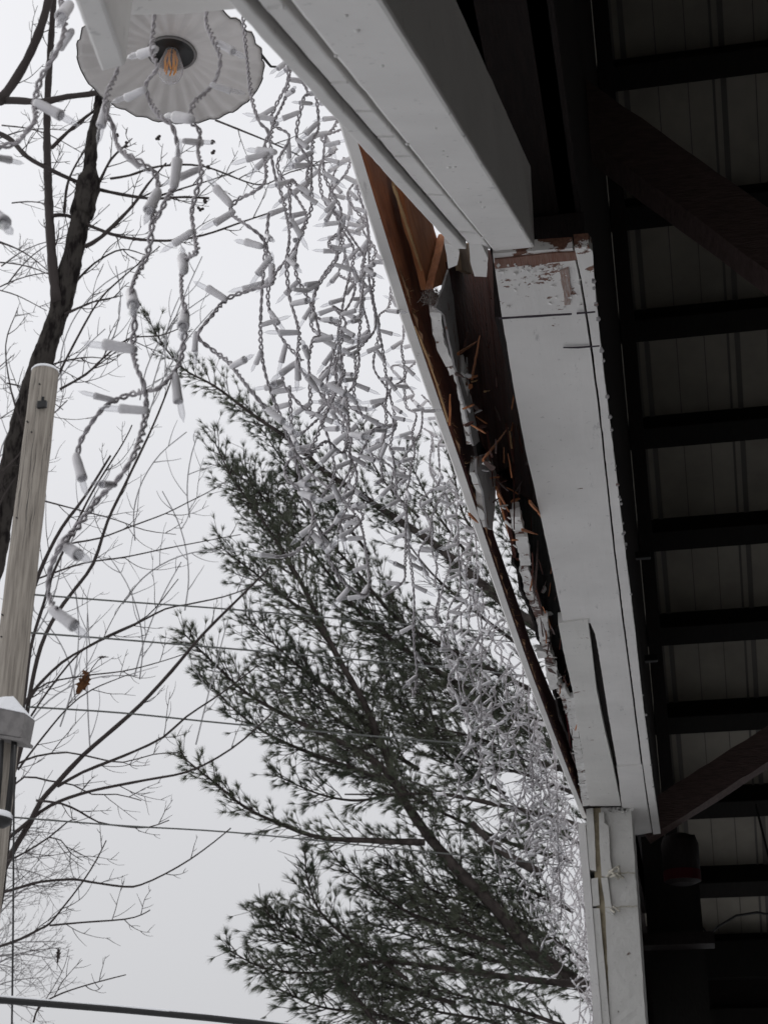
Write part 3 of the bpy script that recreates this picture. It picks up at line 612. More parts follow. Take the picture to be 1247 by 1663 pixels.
S([(392, -40), (398, 60), (408, 150), (420, 195), (436, 215), (430, 240), (432, 290), (415, 310), (385, 325), (376, 345), (400, 365), (425, 385), (436, 412), (444, 440), (442, 460), (410, 470), (372, 484), (345, 512), (322, 545), (345, 568), (372, 588), (400, 625), (425, 655), (440, 670)], 1.40, 'light strand with a pointed loop left of the dense tangle, ending on the pine',
  [((374, 331), (330, 283)), ((378, 345), (327, 376)), ((365, 485), (313, 453)), ((424, 400), (375, 386)), ((445, 247), (396, 243)), ((432, 250), (374, 266)), ((438, 420), (400, 470)), ((441, 457), (442, 403)), ((318, 542), (315, 595)), ((377, 595), (418, 573)), ((436, 666), (481, 701))])
S([(470, 80), (466, 150), (445, 200), (440, 240), (448, 290), (462, 330), (470, 380), (466, 430), (470, 480), (486, 540), (484, 590), (505, 620), (530, 650), (560, 680), (572, 720)], 1.62, 'light strand with wide even curves in front of the open sky', [((505, 168), (468, 166)), ((455, 620), (437, 627)), ((480, 590), (438, 620)), ((478, 470), (515, 474)), ((535, 625), (585, 655)), ((566, 640), (590, 668))], auto=True, spacing=.07)
S([(560, 600), (540, 650), (525, 683), (505, 727), (478, 740), (464, 758), (466, 776), (480, 790), (497, 812), (508, 830), (507, 858), (495, 880), (476, 899), (446, 905)], 1.78, 'light strand ending in a hooked loop over the pine branches', [((478, 788), (520, 786)), ((505, 864), (538, 901)), ((444, 903), (400, 898)), ((488, 800), (525, 815))])
labels_far = 'tangled icicle light strand in the dense curtain of lights beside the fascia board'
labels_tail = 'small far icicle light strand hanging near the white post'
def auto_strand(Y, L, dx=0, label=labels_far, z0=None, wander=.021, sp=.045):
    x = -.435 - dx; z = (3.20 if z0 is None else z0); p_ = [Vector((x, Y, z))]; dir_ = random.uniform(-.3, .3)
    while z > 3.20-L:
        st = random.uniform(.028, .05); z -= st; x += random.gauss(0, wander)+(-.435-dx-x)*.25; Y += random.gauss(0, wander*1.1)
        p_.append(Vector((min(x, -.43), Y, z)))
    if random.random() < .45:   # hooked end
        for k in range(random.randint(1, 3)): p_.append(p_[-1]+Vector((random.uniform(-.04, .02), random.uniform(-.02, .02), random.uniform(-.03, .03))))
    strand(p_, label, None, True, spacing=sp)
for Y, L, dx in [(1.56, .5, .02), (1.66, .38, .0), (1.74, .62, .01), (1.84, .5, .0), (1.93, .6, .01), (1.97, .45, .0), (2.0, .62, .02), (2.03, .5, .0), (2.06, .66, .01), (2.09, .6, .03), (2.13, .6, .0), (2.3, .45, .02), (2.42, .6, .0)]:
    auto_strand(Y, L, dx)
for k in range(2):       # slack swags tying the drops together
    Y0 = 1.55+.22*k; pts = []
    for t in np.linspace(0, 1, 9): pts.append(Vector((-.45-.03*math.sin(t*6+k), Y0+.42*t, 2.75-.1*k-.22*math.sin(math.pi*t)+random.gauss(0, .015))))
    strand(pts, 'slack light strand swagged between the hanging drops', None, True)
Y = 2.55
while Y < 4.1:
    auto_strand(Y, random.uniform(.3, .76), random.choice([0, .01, .03, .05]), sp=.055); Y += random.uniform(.07, .16)
while Y < 6.6:
    auto_strand(Y, random.uniform(.3, .74), random.choice([0, .01, .03, .05]), labels_tail, sp=.055); Y += random.uniform(.05, .11)
while Y < 8.6:
    auto_strand(Y, random.uniform(.7, 1.3), random.choice([0, .02]), labels_tail, sp=.05); Y += random.uniform(.06, .12)

# ================================================================== UTILITY POLE, WIRES
Yu = 10.0
pole = empty('utility_pole', tuple(at_y(40, 1000, Yu).xy)+(0,), 'weathered wooden utility pole with a snow cap at the left edge', 'utility pole')
tp = at_y(74, 604, Yu); bt = at_y(7, 1180, Yu); dirp = (bt-tp).normalized(); base = tp+dirp*(tp.z/-dirp.z)
m = MB(); pts = []; rad = []
for t in np.linspace(0, 1, 60): pts.append(tp.lerp(base, t)); rad.append(.108+.03*t+.0015*math.sin(t*90))
m.tube(pts, rad, 28); m.build('pole_body', M_pole, pole, smooth=True)
m = MB(); up_ = -dirp
m.lathe([(.110, -.004), (.112, .006), (.1, .022), (.06, .032), (.01, .036)], 24, Matrix.Translation(tp) @ Vector((0, 0, 1)).rotation_difference(up_).to_matrix().to_4x4()); m.build('snow_cap', M_snow, pole, smooth=True)
m = MB()
for x, y in ((66, 625), (46, 686), (53, 703), (29, 842), (5, 999), (4, 1035)):
    c = at_y(x, y, Yu-.1); m.lathe([(.006, -.02), (.006, .02)], 8, Matrix.Translation(c) @ Matrix.Rotation(R(90), 4, 'X'))
m.build('bolt_holes', M_black, pole)
m = MB()      # drying cracks along the grain
for k in range(16):
    t0 = random.uniform(0, .16); Lc = random.uniform(.02, .09); a0 = math.atan2(0-tp.y, 0-tp.x)+random.uniform(-1.2, 1.2); pts_ = []
    for j in range(9):
        t = t0+Lc*j/8; c_ = tp.lerp(base, t); rr_ = .108+.03*t+.0015*math.sin(t*90); aa = a0+.03*math.sin(j*1.3+k)
        pts_.append(c_+Vector((math.cos(aa), math.sin(aa), 0))*(rr_-.0004))
    m.tube(pts_, [.0003+.0016*math.sin(math.pi*j/8) for j in range(9)], 4)
m.build('cracks', M_black, pole)
m = MB(); c = at_y(69, 657, Yu-.115); m.beam(c+Vector((0, 0, -.03)), c+Vector((0, 0, .03)), .075, .03, up=(0, 1, 0)); m.tube([c+Vector((0, 0, .02)), c+Vector((.01, -.02, .06))], .012, 8); m.build('hook_plate', M_black, pole, bevel=.004)
bx = empty('junction_box', tuple(at_y(20, 1175, Yu-.22)), 'grey metal utility box topped with snow, fixed to the wooden pole', 'utility box')
c0, c1, c2, c3 = at_y(-28, 1188, Yu-.2), at_y(34, 1198, Yu-.2), at_y(42, 1158, Yu-.2), at_y(-20, 1146, Yu-.2)
m = MB(); m.prism([c0, c1, c2, c3], (0, .18, 0)); m.build('box_body', M_box, bx, bevel=.006)
m = MB(); m.prism([at_y(-30, 1194, Yu-.205), at_y(36, 1204, Yu-.205), at_y(38, 1199, Yu-.205), at_y(-28, 1189, Yu-.205)], (0, .19, 0)); m.build('box_lip', M_box, bx, bevel=.002)
m = MB(); a = at_y(-18, 1145, Yu-.21); b = at_y(41, 1158, Yu-.21); tt = at_y(16, 1127, Yu-.15)
m.add([a, b, b+Vector((0, .2, 0)), a+Vector((0, .2, 0)), at_y(0, 1132, Yu-.16), at_y(22, 1130, Yu-.16), at_y(30, 1140, Yu-.02), at_y(-6, 1136, Yu-.02)], [(0, 1, 5, 4), (1, 2, 6, 5), (2, 3, 7, 6), (3, 0, 4, 7), (4, 5, 6, 7), (3, 2, 1, 0)])
m.build('snow_cap', M_snow, bx, bevel=.012, rough=.004)
m = MB(); m.tube([at_y(3, 1203, Yu-.18), at_y(0, 1260, Yu-.18), at_y(-5, 1318, Yu-.18)], .020, 10); m.tube([at_y(24, 1203, Yu-.15), at_y(20, 1260, Yu-.15), at_y(13, 1322, Yu-.15)], .022, 10)
tag(m.build('conduit_pipe', M_black, smooth=True), 'black conduit pipes running down the pole below the box', 'conduit')
yl = empty('yard_light', tuple(at_y(4, 1330, Yu-.4)), 'dark yard light with snow on top at the left edge', 'lamp')
c = at_y(0, 1331, Yu-.4); m = MB(); m.lathe([(.045, -.05), (.08, -.02), (.085, .02), (.05, .05)], 20, Matrix.Translation(c) @ Matrix.Rotation(R(10), 4, 'Y')); m.build('lamp_head', M_black, yl, smooth=True)
m = MB(); m.lathe([(.087, .018), (.088, .03), (.06, .06), (.01, .068)], 20, Matrix.Translation(c) @ Matrix.Rotation(R(10), 4, 'Y')); m.build('snow_cap', M_snow, yl, smooth=True)
def wire(px, Ya, Yb, r, label, mt=M_cable, snow=False):
    pts = [at_y(x, y, Ya+(Yb-Ya)*i/(len(px)-1)) for i, (x, y) in enumerate(px)]
    pts = bez(pts, .25); m = MB(); m.tube(pts, r, 8); o = m.build('overhead_wire', mt, None, smooth=True)
    if snow:
        m = MB(); m.tube([q+Vector((0, 0, r*.75+.003*math.sin(i*.9))) for i, q in enumerate(pts)], [r*.62*(1+.25*math.sin(i*1.7)) for i in range(len(pts))], 8)
        e_ = empty('overhead_cable', tuple(pts[0]), label, 'cable'); o.name = 'cable'; o.parent = e_; o.matrix_parent_inverse = Matrix.Translation(-Vector(e_.location)); m.build('snow_crust', M_snow, e_, smooth=True)
    else: tag(o, label, 'wire', 'thin wires strung from the utility pole')
    return o
wire([(58, 966), (200, 977), (380, 990), (600, 1009), (830, 1030), (1100, 1060)], 10, 15, .0072, 'uppermost of the thin wires crossing the pine tree')
wire([(42, 1027), (200, 1039), (380, 1054), (600, 1073), (830, 1095), (1100, 1125)], 10, 15, .0075, 'second thin wire down crossing the pine tree')
wire([(46, 1148), (200, 1158), (380, 1176), (600, 1195), (850, 1216), (1100, 1240)], 10, 15, .0072, 'third thin wire down crossing the pine tree')
wire([(18, 1327), (200, 1341), (380, 1352), (600, 1374), (860, 1400), (1100, 1425)], 10, 15, .0062, 'lowest of the four thin wires crossing the pine tree')
wire([(-80, 1612), (0, 1624), (200, 1640), (420, 1662), (700, 1700)], 8, 9, .019, 'thick dark cable with snow on it along the bottom edge', M_cableblk, True)
wire([(25, 1210), (23, 1330), (22, 1500), (20, 1663), (18, 1900)], 9.6, 9.6, .007, 'thin black wire hanging straight down below the pole box', M_cableblk)

# ================================================================== TREES
class Tree:
    def __init__(s): s.w = MB(); s.t = MB(); s.fr = MB()
def limb3(px, Y, jit=.0, Yend=None):
    n = len(px); return [at_y(x, y, Y + ((Yend-Y)*i/(n-1) if Yend else 0) + jit*math.sin(i*1.3+px[0][0])) for i, (x, y) in enumerate(px)]
SV = Vector(RT)
def radl(n, r0, r1, pw=1.): return [r0+(r1-r0)*(i/(n-1))**pw for i in range(n)]
def rod(mb, pts, r0, r1, sides=5, step=.12, knob=0):
    q = bez(pts, step); rr = radl(len(q), r0, r1)
    if knob: rr = [r*(1+knob*math.sin(i*2.1+pts[0][0])*math.sin(i*.77)) for i, r in enumerate(rr)]
    mb.tube(q, rr, sides); return q
def twigs(mb, path, r, count, Lm, depth=1, curl=.5, side=None, start=.1, upv=.25):
    n = len(path)
    for k in range(count):
        i = int(n*(start+(.98-start)*(k+random.random())/count)); i = min(max(i, 1), n-2)
        d = (path[i+1]-path[i-1]).normalized(); sgn = (1 if k % 2 else -1) if side is None else side
        perp = d.cross(Vector(FW)).normalized()*sgn
        v = (d*random.uniform(.6, 1.1)+perp*random.uniform(.4, 1.)+Vector((0, random.gauss(0, .5), 0))).normalized()
        L = Lm*random.uniform(.45, 1.2)*(1-.45*i/n); seg = 6; p = path[i].copy(); pts = [p.copy()]
        bend = perp*(-random.uniform(.1, 1.)*curl) + Vector((0, 0, upv))
        for j in range(seg):
            v = (v+bend*(1.1/seg)+Vector((random.gauss(0, .06), random.gauss(0, .06), random.gauss(0, .06)))).normalized(); p = p+v*L/seg; pts.append(p.copy())
        rod(mb, pts, r, r*.45, 4, L/10)
        if depth > 1: twigs(mb, bez(pts, L/12), r*.7, random.randint(2, 4), L*.55, depth-1, curl, upv=upv)
# --- big bare tree behind the pole
bt_ = empty('bare_tree', tuple(at_y(-20, 1663, 12.5).xy)+(0,), 'big bare dark trunked tree rising behind the utility pole, forked near its top', 'tree')
YT = 12.5; tr = MB(); br = MB(); tw = br
low = at_y(-60, 1663, YT); gnd = Vector((low.x-.2, YT, 0))
tp_ = [gnd, low, at_y(-28, 1050, YT), at_y(0, 860, YT), at_y(34, 690, YT), at_y(73, 575, YT), at_y(101, 490, YT), at_y(122, 400, YT), at_y(140, 310, YT)]
q = bez(tp_, .1); tr.tube(q, [(.112-.006*i/len(q))*(1+.05*math.sin(i*1.9)+.06*math.sin(i*.63)) for i in range(len(q))], 14)
top_ = limb3([(132, 350), (143, 310), (146, 280), (150, 230), (160, 190), (165, 150), (185, 90), (190, 20), (215, -80)], YT)
q = bez(top_, .08); tr.tube(q, [(.125 if i < 6 else max(.075-.0008*i, .03))*(1+.08*math.sin(i*2.3)) for i in range(len(q))], 12)
bs = [([(92, 490), (84, 400), (79, 300), (77, 200), (80, 120), (86, 30), (92, -60)], .055, .03), ([(-30, 166), (20, 163), (70, 165), (110, 157), (160, 150), (210, 130)], .045, .025),
      ([(0, 165), (28, 125), (50, 85), (68, 40), (82, -10), (100, -70)], .055, .04), ([(-30, 205), (15, 225), (45, 255), (85, 277), (130, 297), (170, 310), (240, 322), (300, 320), (340, 322)], .032, .012),
      ([(88, 350), (110, 350), (150, 368), (200, 385), (270, 391), (330, 382), (395, 360), (440, 345)], .022, .008), ([(140, 400), (165, 385), (215, 335), (240, 300), (270, 265)], .025, .008),
      ([(85, 240), (110, 215), (140, 190), (175, 165)], .022, .012), ([(105, 345), (110, 300), (125, 265), (145, 235)], .018, .008), ([(160, 300), (180, 260), (200, 240), (215, 225)], .018, .006),
      ([(180, 290), (210, 285), (260, 270), (330, 270), (420, 300), (470, 280), (540, 262)], .014, .005), ([(350, 195), (400, 215), (460, 240), (500, 262), (530, 290)], .012, .005),
      ([(100, 485), (140, 440), (165, 420), (200, 405), (240, 415)], .016, .005), ([(106, 510), (140, 495), (160, 488), (200, 480)], .016, .004), ([(60, 600), (110, 585), (150, 580), (190, 585)], .012, .004),
      ([(98, 632), (140, 608), (170, 580), (210, 550), (260, 545), (300, 530)], .013, .005), ([(240, 325), (300, 305), (350, 290), (400, 270)], .012, .004)]
allp = []
for px, r0, r1 in bs:
    pth = rod(br, limb3(px, YT+random.uniform(-.3, .3), .15), r0, r1, 7, .09, .12); allp.append((pth, r0))
for pth, r0 in allp: twigs(tw, pth, .0062, max(4, int(len(pth)/3.4)), .6, 2, .6, start=.12)
twigs(tw, bez(tp_[3:], .1), .007, 12, .8, 2, .5)
tr.build('trunk', M_bark, bt_, smooth=True, rough=.012, cut=.08); br.build('crown', M_twig, bt_, smooth=True)
m = MB()
for x, y in ((256, 226), (190, 222), (205, 236), (345, 232), (347, 250), (338, 275), (326, 340), (333, 328), (278, 312), (475, 358)):
    c = at_y(x, y-2, YT); 
    for k in range(4): m.lathe([(.002, -.018), (.017, -.006), (.017, .008), (.002, .018)], 7, Matrix.Translation(c+Vector((random.gauss(0, .01), random.gauss(0, .01), random.gauss(0, .012)))))
m.build('seed_pods', M_twig, bt_)
# --- slender trees spreading from lower left
def sapling(name, Y, base, limbs, label, mt, tm, count=.18, L=.6, r=.0045, depth=2, fro=False):
    e_ = empty(name, (base.x, base.y, 0), label, 'tree'); a = MB(); b = a
    for px, r0, r1 in limbs:
        pth = rod(a, limb3(px, Y+random.uniform(-.5, .5), .1), r0, r1, 6, .1, .08); twigs(b, pth, r, max(4, int(len(pth)*count*1.4)), L, depth, .6, start=.05)
    a.build('crown', tm, e_, smooth=True); return e_
g1 = at_y(-60, 1663, 11.5)
l1 = [([(-60, 1560), (-20, 1490), (0, 1432), (20, 1385), (50, 1335), (67, 1301), (94, 1271), (135, 1227), (188, 1181), (229, 1144), (279, 1090), (330, 1030), (400, 960), (440, 920)], .028, .008),
      ([(-40, 1400), (0, 1372), (34, 1345), (67, 1318), (98, 1301), (151, 1284), (236, 1267), (303, 1254), (354, 1230), (397, 1200), (440, 1160)], .017, .006),
      ([(94, 1277), (135, 1254), (185, 1234), (219, 1220), (266, 1197), (303, 1164), (364, 1123), (420, 1080)], .014, .005),
      ([(-30, 1460), (0, 1451), (34, 1441), (67, 1432), (118, 1428), (145, 1432), (202, 1440), (229, 1437), (269, 1419), (310, 1395), (347, 1368), (375, 1345)], .013, .005),
      ([(-30, 1545), (0, 1537), (34, 1525), (67, 1508), (81, 1500), (101, 1476), (135, 1432), (158, 1395), (173, 1365)], .012, .005),
      ([(81, 1503), (135, 1498), (202, 1493), (229, 1486), (244, 1478)], .008, .004), ([(55, 1660), (64, 1634), (88, 1619), (118, 1607), (162, 1594), (205, 1583)], .008, .004),
      ([(10, 1250), (30, 1240), (60, 1228), (110, 1222), (160, 1232), (200, 1238), (250, 1225), (290, 1222)], .010, .004),
      ([(60, 1300), (100, 1305), (130, 1318), (160, 1335), (200, 1342), (240, 1344), (275, 1332)], .010, .004),
      ([(10, 1290), (40, 1262), (80, 1268), (120, 1275), (150, 1290), (190, 1290), (230, 1300)], .009, .004),
      ([(10, 1400), (40, 1385), (80, 1360), (110, 1335), (125, 1330)], .009, .004), ([(80, 1360), (100, 1365), (115, 1385), (135, 1398)], .006, .003)]
s1 = sapling('slender_tree', 11.5, g1, l1, 'slender bare branches arching across the open sky at lower left', M_twig, M_twig, .10, .5, .0042)
m = MB(); m.tube([Vector((g1.x-.3, 11.5, 0)), at_y(-60, 1663, 11.5), at_y(-60, 1560, 11.5), at_y(-20, 1490, 11.5)], [.07, .05, .04, .028], 10); m.build('trunk', M_bark, s1, smooth=True)
g3 = at_y(10, 1500, 11.8)
l2 = [([(22, 1260), (27, 1220), (40, 1134), (51, 1050), (71, 982), (88, 928), (111, 880), (150, 800), (200, 720), (215, 690)], .022, .006),
      ([(20, 1260), (34, 1218), (51, 1117), (67, 1050), (91, 999), (118, 962), (152, 915), (175, 847), (202, 790), (245, 700), (270, 640), (300, 560)], .022, .006),
      ([(45, 1000), (51, 969), (71, 915), (101, 857), (138, 807), (180, 740)], .022, .010), ([(30, 1160), (54, 1123), (101, 1076), (152, 1046), (168, 1038), (216, 1016), (269, 989), (303, 982), (364, 969), (404, 955)], .014, .005),
      ([(50, 945), (67, 938), (135, 915), (202, 905), (269, 891), (337, 878), (391, 868)], .010, .004), ([(90, 900), (111, 884), (162, 874), (216, 854), (269, 834), (303, 817), (337, 800), (370, 780)], .010, .004),
      ([(74, 814), (135, 830), (188, 844), (236, 861), (286, 868)], .008, .003), ([(40, 1180), (80, 1120), (130, 1060), (180, 1030), (240, 1000), (290, 940)], .010, .004),
      ([(30, 1190), (60, 1120), (120, 1100), (200, 1090), (260, 1075), (300, 1062)], .009, .004), ([(40, 700), (20, 640), (10, 560), (30, 500)], .01, .004),
      ([(90, 620), (120, 560), (160, 490), (200, 450), (260, 400)], .012, .005), ([(100, 632), (150, 600), (190, 570), (215, 548)], .008, .004),
      ([(30, 1250), (60, 1210), (110, 1150), (150, 1120), (210, 1095)], .01, .004), ([(0, 770), (30, 740), (60, 700), (110, 650)], .01, .005), ([(-20, 860), (10, 800), (30, 770), (50, 745)], .012, .005)]
s2 = sapling('slender_tree', 11.9, g3, l2, 'multi stemmed slender bare tree fanning out right of the utility pole', M_twig, M_twig, .13, .6, .0042)
m = MB(); b0 = at_y(22, 1262, 11.9); m.tube([Vector((b0.x-.5, 11.9, 0)), at_y(0, 1450, 11.9), b0], [.06, .045, .03], 10); m.build('trunk', M_bark, s2, smooth=True)
# frosted, farther growth
l3 = []
for k in range(26):
    x = random.uniform(-40, 330); y = random.uniform(420, 1250); a = random.uniform(.9, 1.9); L = random.uniform(120, 260); c = random.uniform(-.8, .8)
    l3.append(([(x+L*t*math.cos(a+c*t), y-L*t*math.sin(a+c*t)) for t in (0, .25, .5, .75, 1)], .0085, .006))
g4 = at_y(60, 1663, 14.5)
s3 = sapling('frosted_tree', 14.5, g4, l3, 'pale snow-frosted thin branches behind the bare tree', M_frost, M_frost, .12, .6, .006, 1)
g5 = at_y(-80, 1700, 24)
l4 = []
for k in range(16):
    x = random.uniform(-60, 10); y = random.uniform(1330, 1640); a = random.uniform(.1, 1.1); L = random.uniform(60, 150)
    l4.append(([(x+L*t*math.cos(a-.3*t), y-L*t*math.sin(a-.3*t)) for t in (0, .3, .6, 1)], .012, .006))
s4 = sapling('distant_bare_tree', 24, g5, l4, 'distant finely twigged bare tree in the bottom left corner', M_twig, mat('far_twig', (.2, .19, .19), .9, .1), .45, 1.0, .006, 3)
for k in range(1):
    x0, x1 = -200, 10
l5 = []
for k in range(14):
    x = random.uniform(-60, 20); y = random.uniform(180, 800); a = random.uniform(-.3, 1.4); L = random.uniform(80, 170)
    l5.append(([(x+L*t*math.cos(a-.3*t), y-L*t*math.sin(a-.3*t)) for t in (0, .3, .6, 1)], .011, .005))
s5 = sapling('bare_tree', 15.5, at_y(-120, 1600, 15.5), l5, 'finely twigged bare tree at the left edge behind the big trunk', M_twig, M_twig, .25, .6, .0045, 2)
# dead leaves
lf = empty('dead_leaf_cluster', tuple(at_y(135, 1108, 11)), 'curled brown oak leaf hanging on a bare twig', 'leaf')
m = MB()
def leafpts(c, sx, sy, rot):
    base_ = [(0, 1), (.2, .7), (.5, .85), (.35, .45), (.75, .4), (.4, .1), (.6, -.3), (.25, -.35), (.2, -.8), (0, -1), (-.2, -.75), (-.3, -.3), (-.65, -.25), (-.35, .1), (-.75, .35), (-.35, .45), (-.45, .8), (-.15, .7)]
    o = []
    for x, y in base_:
        X = x*sx; Yy = y*sy; o.append(c+Vector((X*math.cos(rot)-Yy*math.sin(rot), .012*math.sin(X*60)+.02*x, X*math.sin(rot)+Yy*math.cos(rot))))
    return o
m.prism(leafpts(at_y(134, 1112, 11), .07, .09, -.5), (0, .003, 0)); m.prism(leafpts(at_y(141, 1096, 11.02), .035, .06, .6), (0, .003, 0)); m.build('leaf', M_leaf, lf)
m = MB(); m.tube([at_y(140, 1105, 11), at_y(150, 1085, 11), at_y(160, 1072, 11), at_y(170, 1066, 11)], .004, 5); m.prism(leafpts(at_y(168, 1067, 11), .03, .05, 1.5), (0, .003, 0)); m.build('twig', M_twig, lf)
lf2 = empty('dead_leaf', tuple(at_y(95, 1555, 11)), 'single narrow dead leaf low over the thick cable', 'leaf')
m = MB(); m.prism(leafpts(at_y(95, 1552, 11), .016, .06, 0), (0, .003, 0)); m.tube([at_y(96, 1540, 11), at_y(93, 1575, 11)], .002, 4); m.build('leaf', M_twig, lf2)

# --- white pine
pine = empty('white_pine', tuple(at_y(1240, 1663, 17).xy)+(0,), 'large white pine with long sweeping limbs behind the hanging lights', 'pine tree')
boughs = [  # px polyline (trunk side last), depth, radius, twig half-spread px, tuft density
 ([(245, 525), (265, 560), (300, 600), (350, 628), (420, 680), (480, 720), (520, 760), (580, 800), (640, 840), (700, 880), (760, 930), (820, 980), (900, 1040), (1000, 1120)], 16.5, .075, 46, 1.),
 ([(350, 720), (380, 780), (430, 850), (480, 930), (520, 1010), (550, 1070), (590, 1140), (625, 1220), (645, 1280), (690, 1350), (740, 1410), (800, 1470), (860, 1540), (930, 1590), (1040, 1660)], 16.8, .088, 78, 1.),
 ([(360, 890), (400, 920), (450, 960), (500, 1000), (540, 1050)], 17, .03, 55, 1.1),
 ([(372, 760), (420, 800), (480, 860), (540, 940), (600, 1010), (680, 1070), (760, 1120), (850, 1180), (950, 1260)], 17.3, .05, 60, 1.),
 ([(470, 780), (520, 860), (580, 930), (640, 1000), (700, 1040), (780, 1080), (860, 1120)], 17.6, .04, 55, 1.),
 ([(420, 690), (470, 760), (520, 800), (560, 850), (600, 900)], 17, .025, 50, .9),
 ([(300, 1030), (345, 1075), (400, 1125), (460, 1160), (520, 1190), (600, 1230), (660, 1290)], 16.4, .045, 46, 1.25),
 ([(325, 1095), (390, 1160), (450, 1200), (550, 1240), (640, 1270)], 17, .035, 42, 1.2),
 ([(400, 1000), (460, 1060), (520, 1110), (580, 1160), (620, 1210)], 17.2, .035, 50, 1.2),
 ([(295, 1228), (350, 1272), (400, 1312), (460, 1340), (520, 1360), (600, 1365), (690, 1368)], 16.2, .04, 34, 1.1),
 ([(450, 1260), (520, 1290), (580, 1300), (640, 1290)], 17, .02, 36, 1.),
 ([(560, 1290), (640, 1290), (720, 1290), (820, 1310), (900, 1330), (1000, 1360)], 16.5, .045, 46, 1.),
 ([(700, 1180), (780, 1200), (850, 1230), (950, 1260)], 17.4, .04, 60, 1.1),
 ([(640, 1110), (720, 1140), (800, 1150), (900, 1180)], 17.8, .04, 60, 1.2),
 ([(495, 1385), (500, 1430), (520, 1480), (560, 1520), (620, 1560), (660, 1590)], 16.2, .025, 42, 1.2),
 ([(375, 1545), (430, 1572), (520, 1580), (620, 1562), (720, 1573), (850, 1590), (950, 1600)], 16.3, .045, 46, 1.2),
 ([(430, 1478), (465, 1510), (520, 1540), (600, 1555)], 16.6, .02, 40, 1.2),
 ([(550, 1400), (600, 1440), (660, 1480), (740, 1510), (820, 1540)], 17, .03, 50, 1.2),
 ([(620, 1400), (690, 1440), (770, 1470), (850, 1500), (950, 1560)], 17.5, .03, 60, 1.4),
 ([(540, 1570), (580, 1620), (620, 1680), (650, 1760)], 16.5, .03, 40, 1.),
 ([(440, 1600), (520, 1635), (620, 1650), (720, 1690), (800, 1750)], 16.8, .03, 48, 1.2),
 ([(680, 1600), (760, 1620), (840, 1640), (950, 1680)], 17, .03, 50, 1.),
 ([(720, 700), (735, 760), (750, 830), (780, 880), (820, 950)], 16.9, .025, 40, .8),
 ([(590, 690), (600, 740), (630, 790), (680, 840)], 16.7, .02, 40, .8),
 ([(660, 740), (690, 800), (720, 850), (760, 900)], 17.2, .02, 45, .8),
 ([(640, 850), (700, 930), (780, 1000), (860, 1060)], 18, .03, 60, .8),
 ([(800, 800), (840, 900), (880, 1000), (940, 1100)], 18, .03, 60, .8),
 ([(520, 1240), (600, 1260), (680, 1300), (740, 1330), (830, 1370), (930, 1400)], 17.8, .03, 40, .9),
 ([(780, 1400), (850, 1440), (930, 1480)], 17.8, .03, 50, 1.1),
 ([(660, 1160), (760, 1230), (860, 1260), (960, 1300)], 18.4, .03, 45, 1.2),
 ([(860, 1340), (900, 1350), (960, 1380)], 17.8, .03, 40, .9),
 ([(560, 960), (640, 1040), (720, 1100), (820, 1160), (920, 1220)], 18.6, .03, 75, 1.2),
 ([(440, 1080), (520, 1150), (600, 1200), (680, 1250)], 17.6, .03, 60, 1.4),
 ([(620, 1120), (680, 1180), (740, 1240), (820, 1290)], 18.6, .03, 75, 1.4),
 ([(440, 1520), (540, 1560), (640, 1600), (740, 1630)], 17.2, .03, 70, 1.6),
 ([(640, 1440), (740, 1480), (840, 1530), (940, 1600)], 18.8, .03, 80, 1.6),
 ([(600, 1600), (700, 1640), (800, 1660), (900, 1700)], 18, .03, 70, 1.3),
 ([(400, 760), (440, 840), (470, 920), (500, 960)], 17.4, .02, 60, 1.2),
 ([(600, 1500), (700, 1530), (800, 1560), (900, 1570)], 18.2, .03, 60, 1.0)]
wd = MB(); tuft_c = []; tuft_d = []; tuft_s = []
trunk_x = at_y(1230, 1663, 17)
HOLES = [(690, 925, 38, 30), (455, 1370, 40, 18), (400, 1430, 60, 30), (845, 1285, 26, 30), (795, 1335, 22, 16), (600, 1380, 50, 14), (640, 640, 50, 60), (800, 1010, 16, 16), (575, 1290, 22, 14), (470, 1400, 20, 24), (610, 985, 14, 10), (560, 880, 12, 12), (700, 1420, 14, 8)]
def proj(P):
    d = np.array(P)-C0; f = d @ FW; return 623.5+F*(d @ RT)/f, 831.5-F*(d @ UP)/f
def in_hole(P):
    x, y = proj(P); return any(((x-a)/c)**2+((y-b)/d)**2 < 1 for a, b, c, d in HOLES)
def tuft(p, d, s=1.):
    if in_hole(p): return
    tuft_c.append(p); tuft_d.append(d); tuft_s.append(s)
snowm = MB()
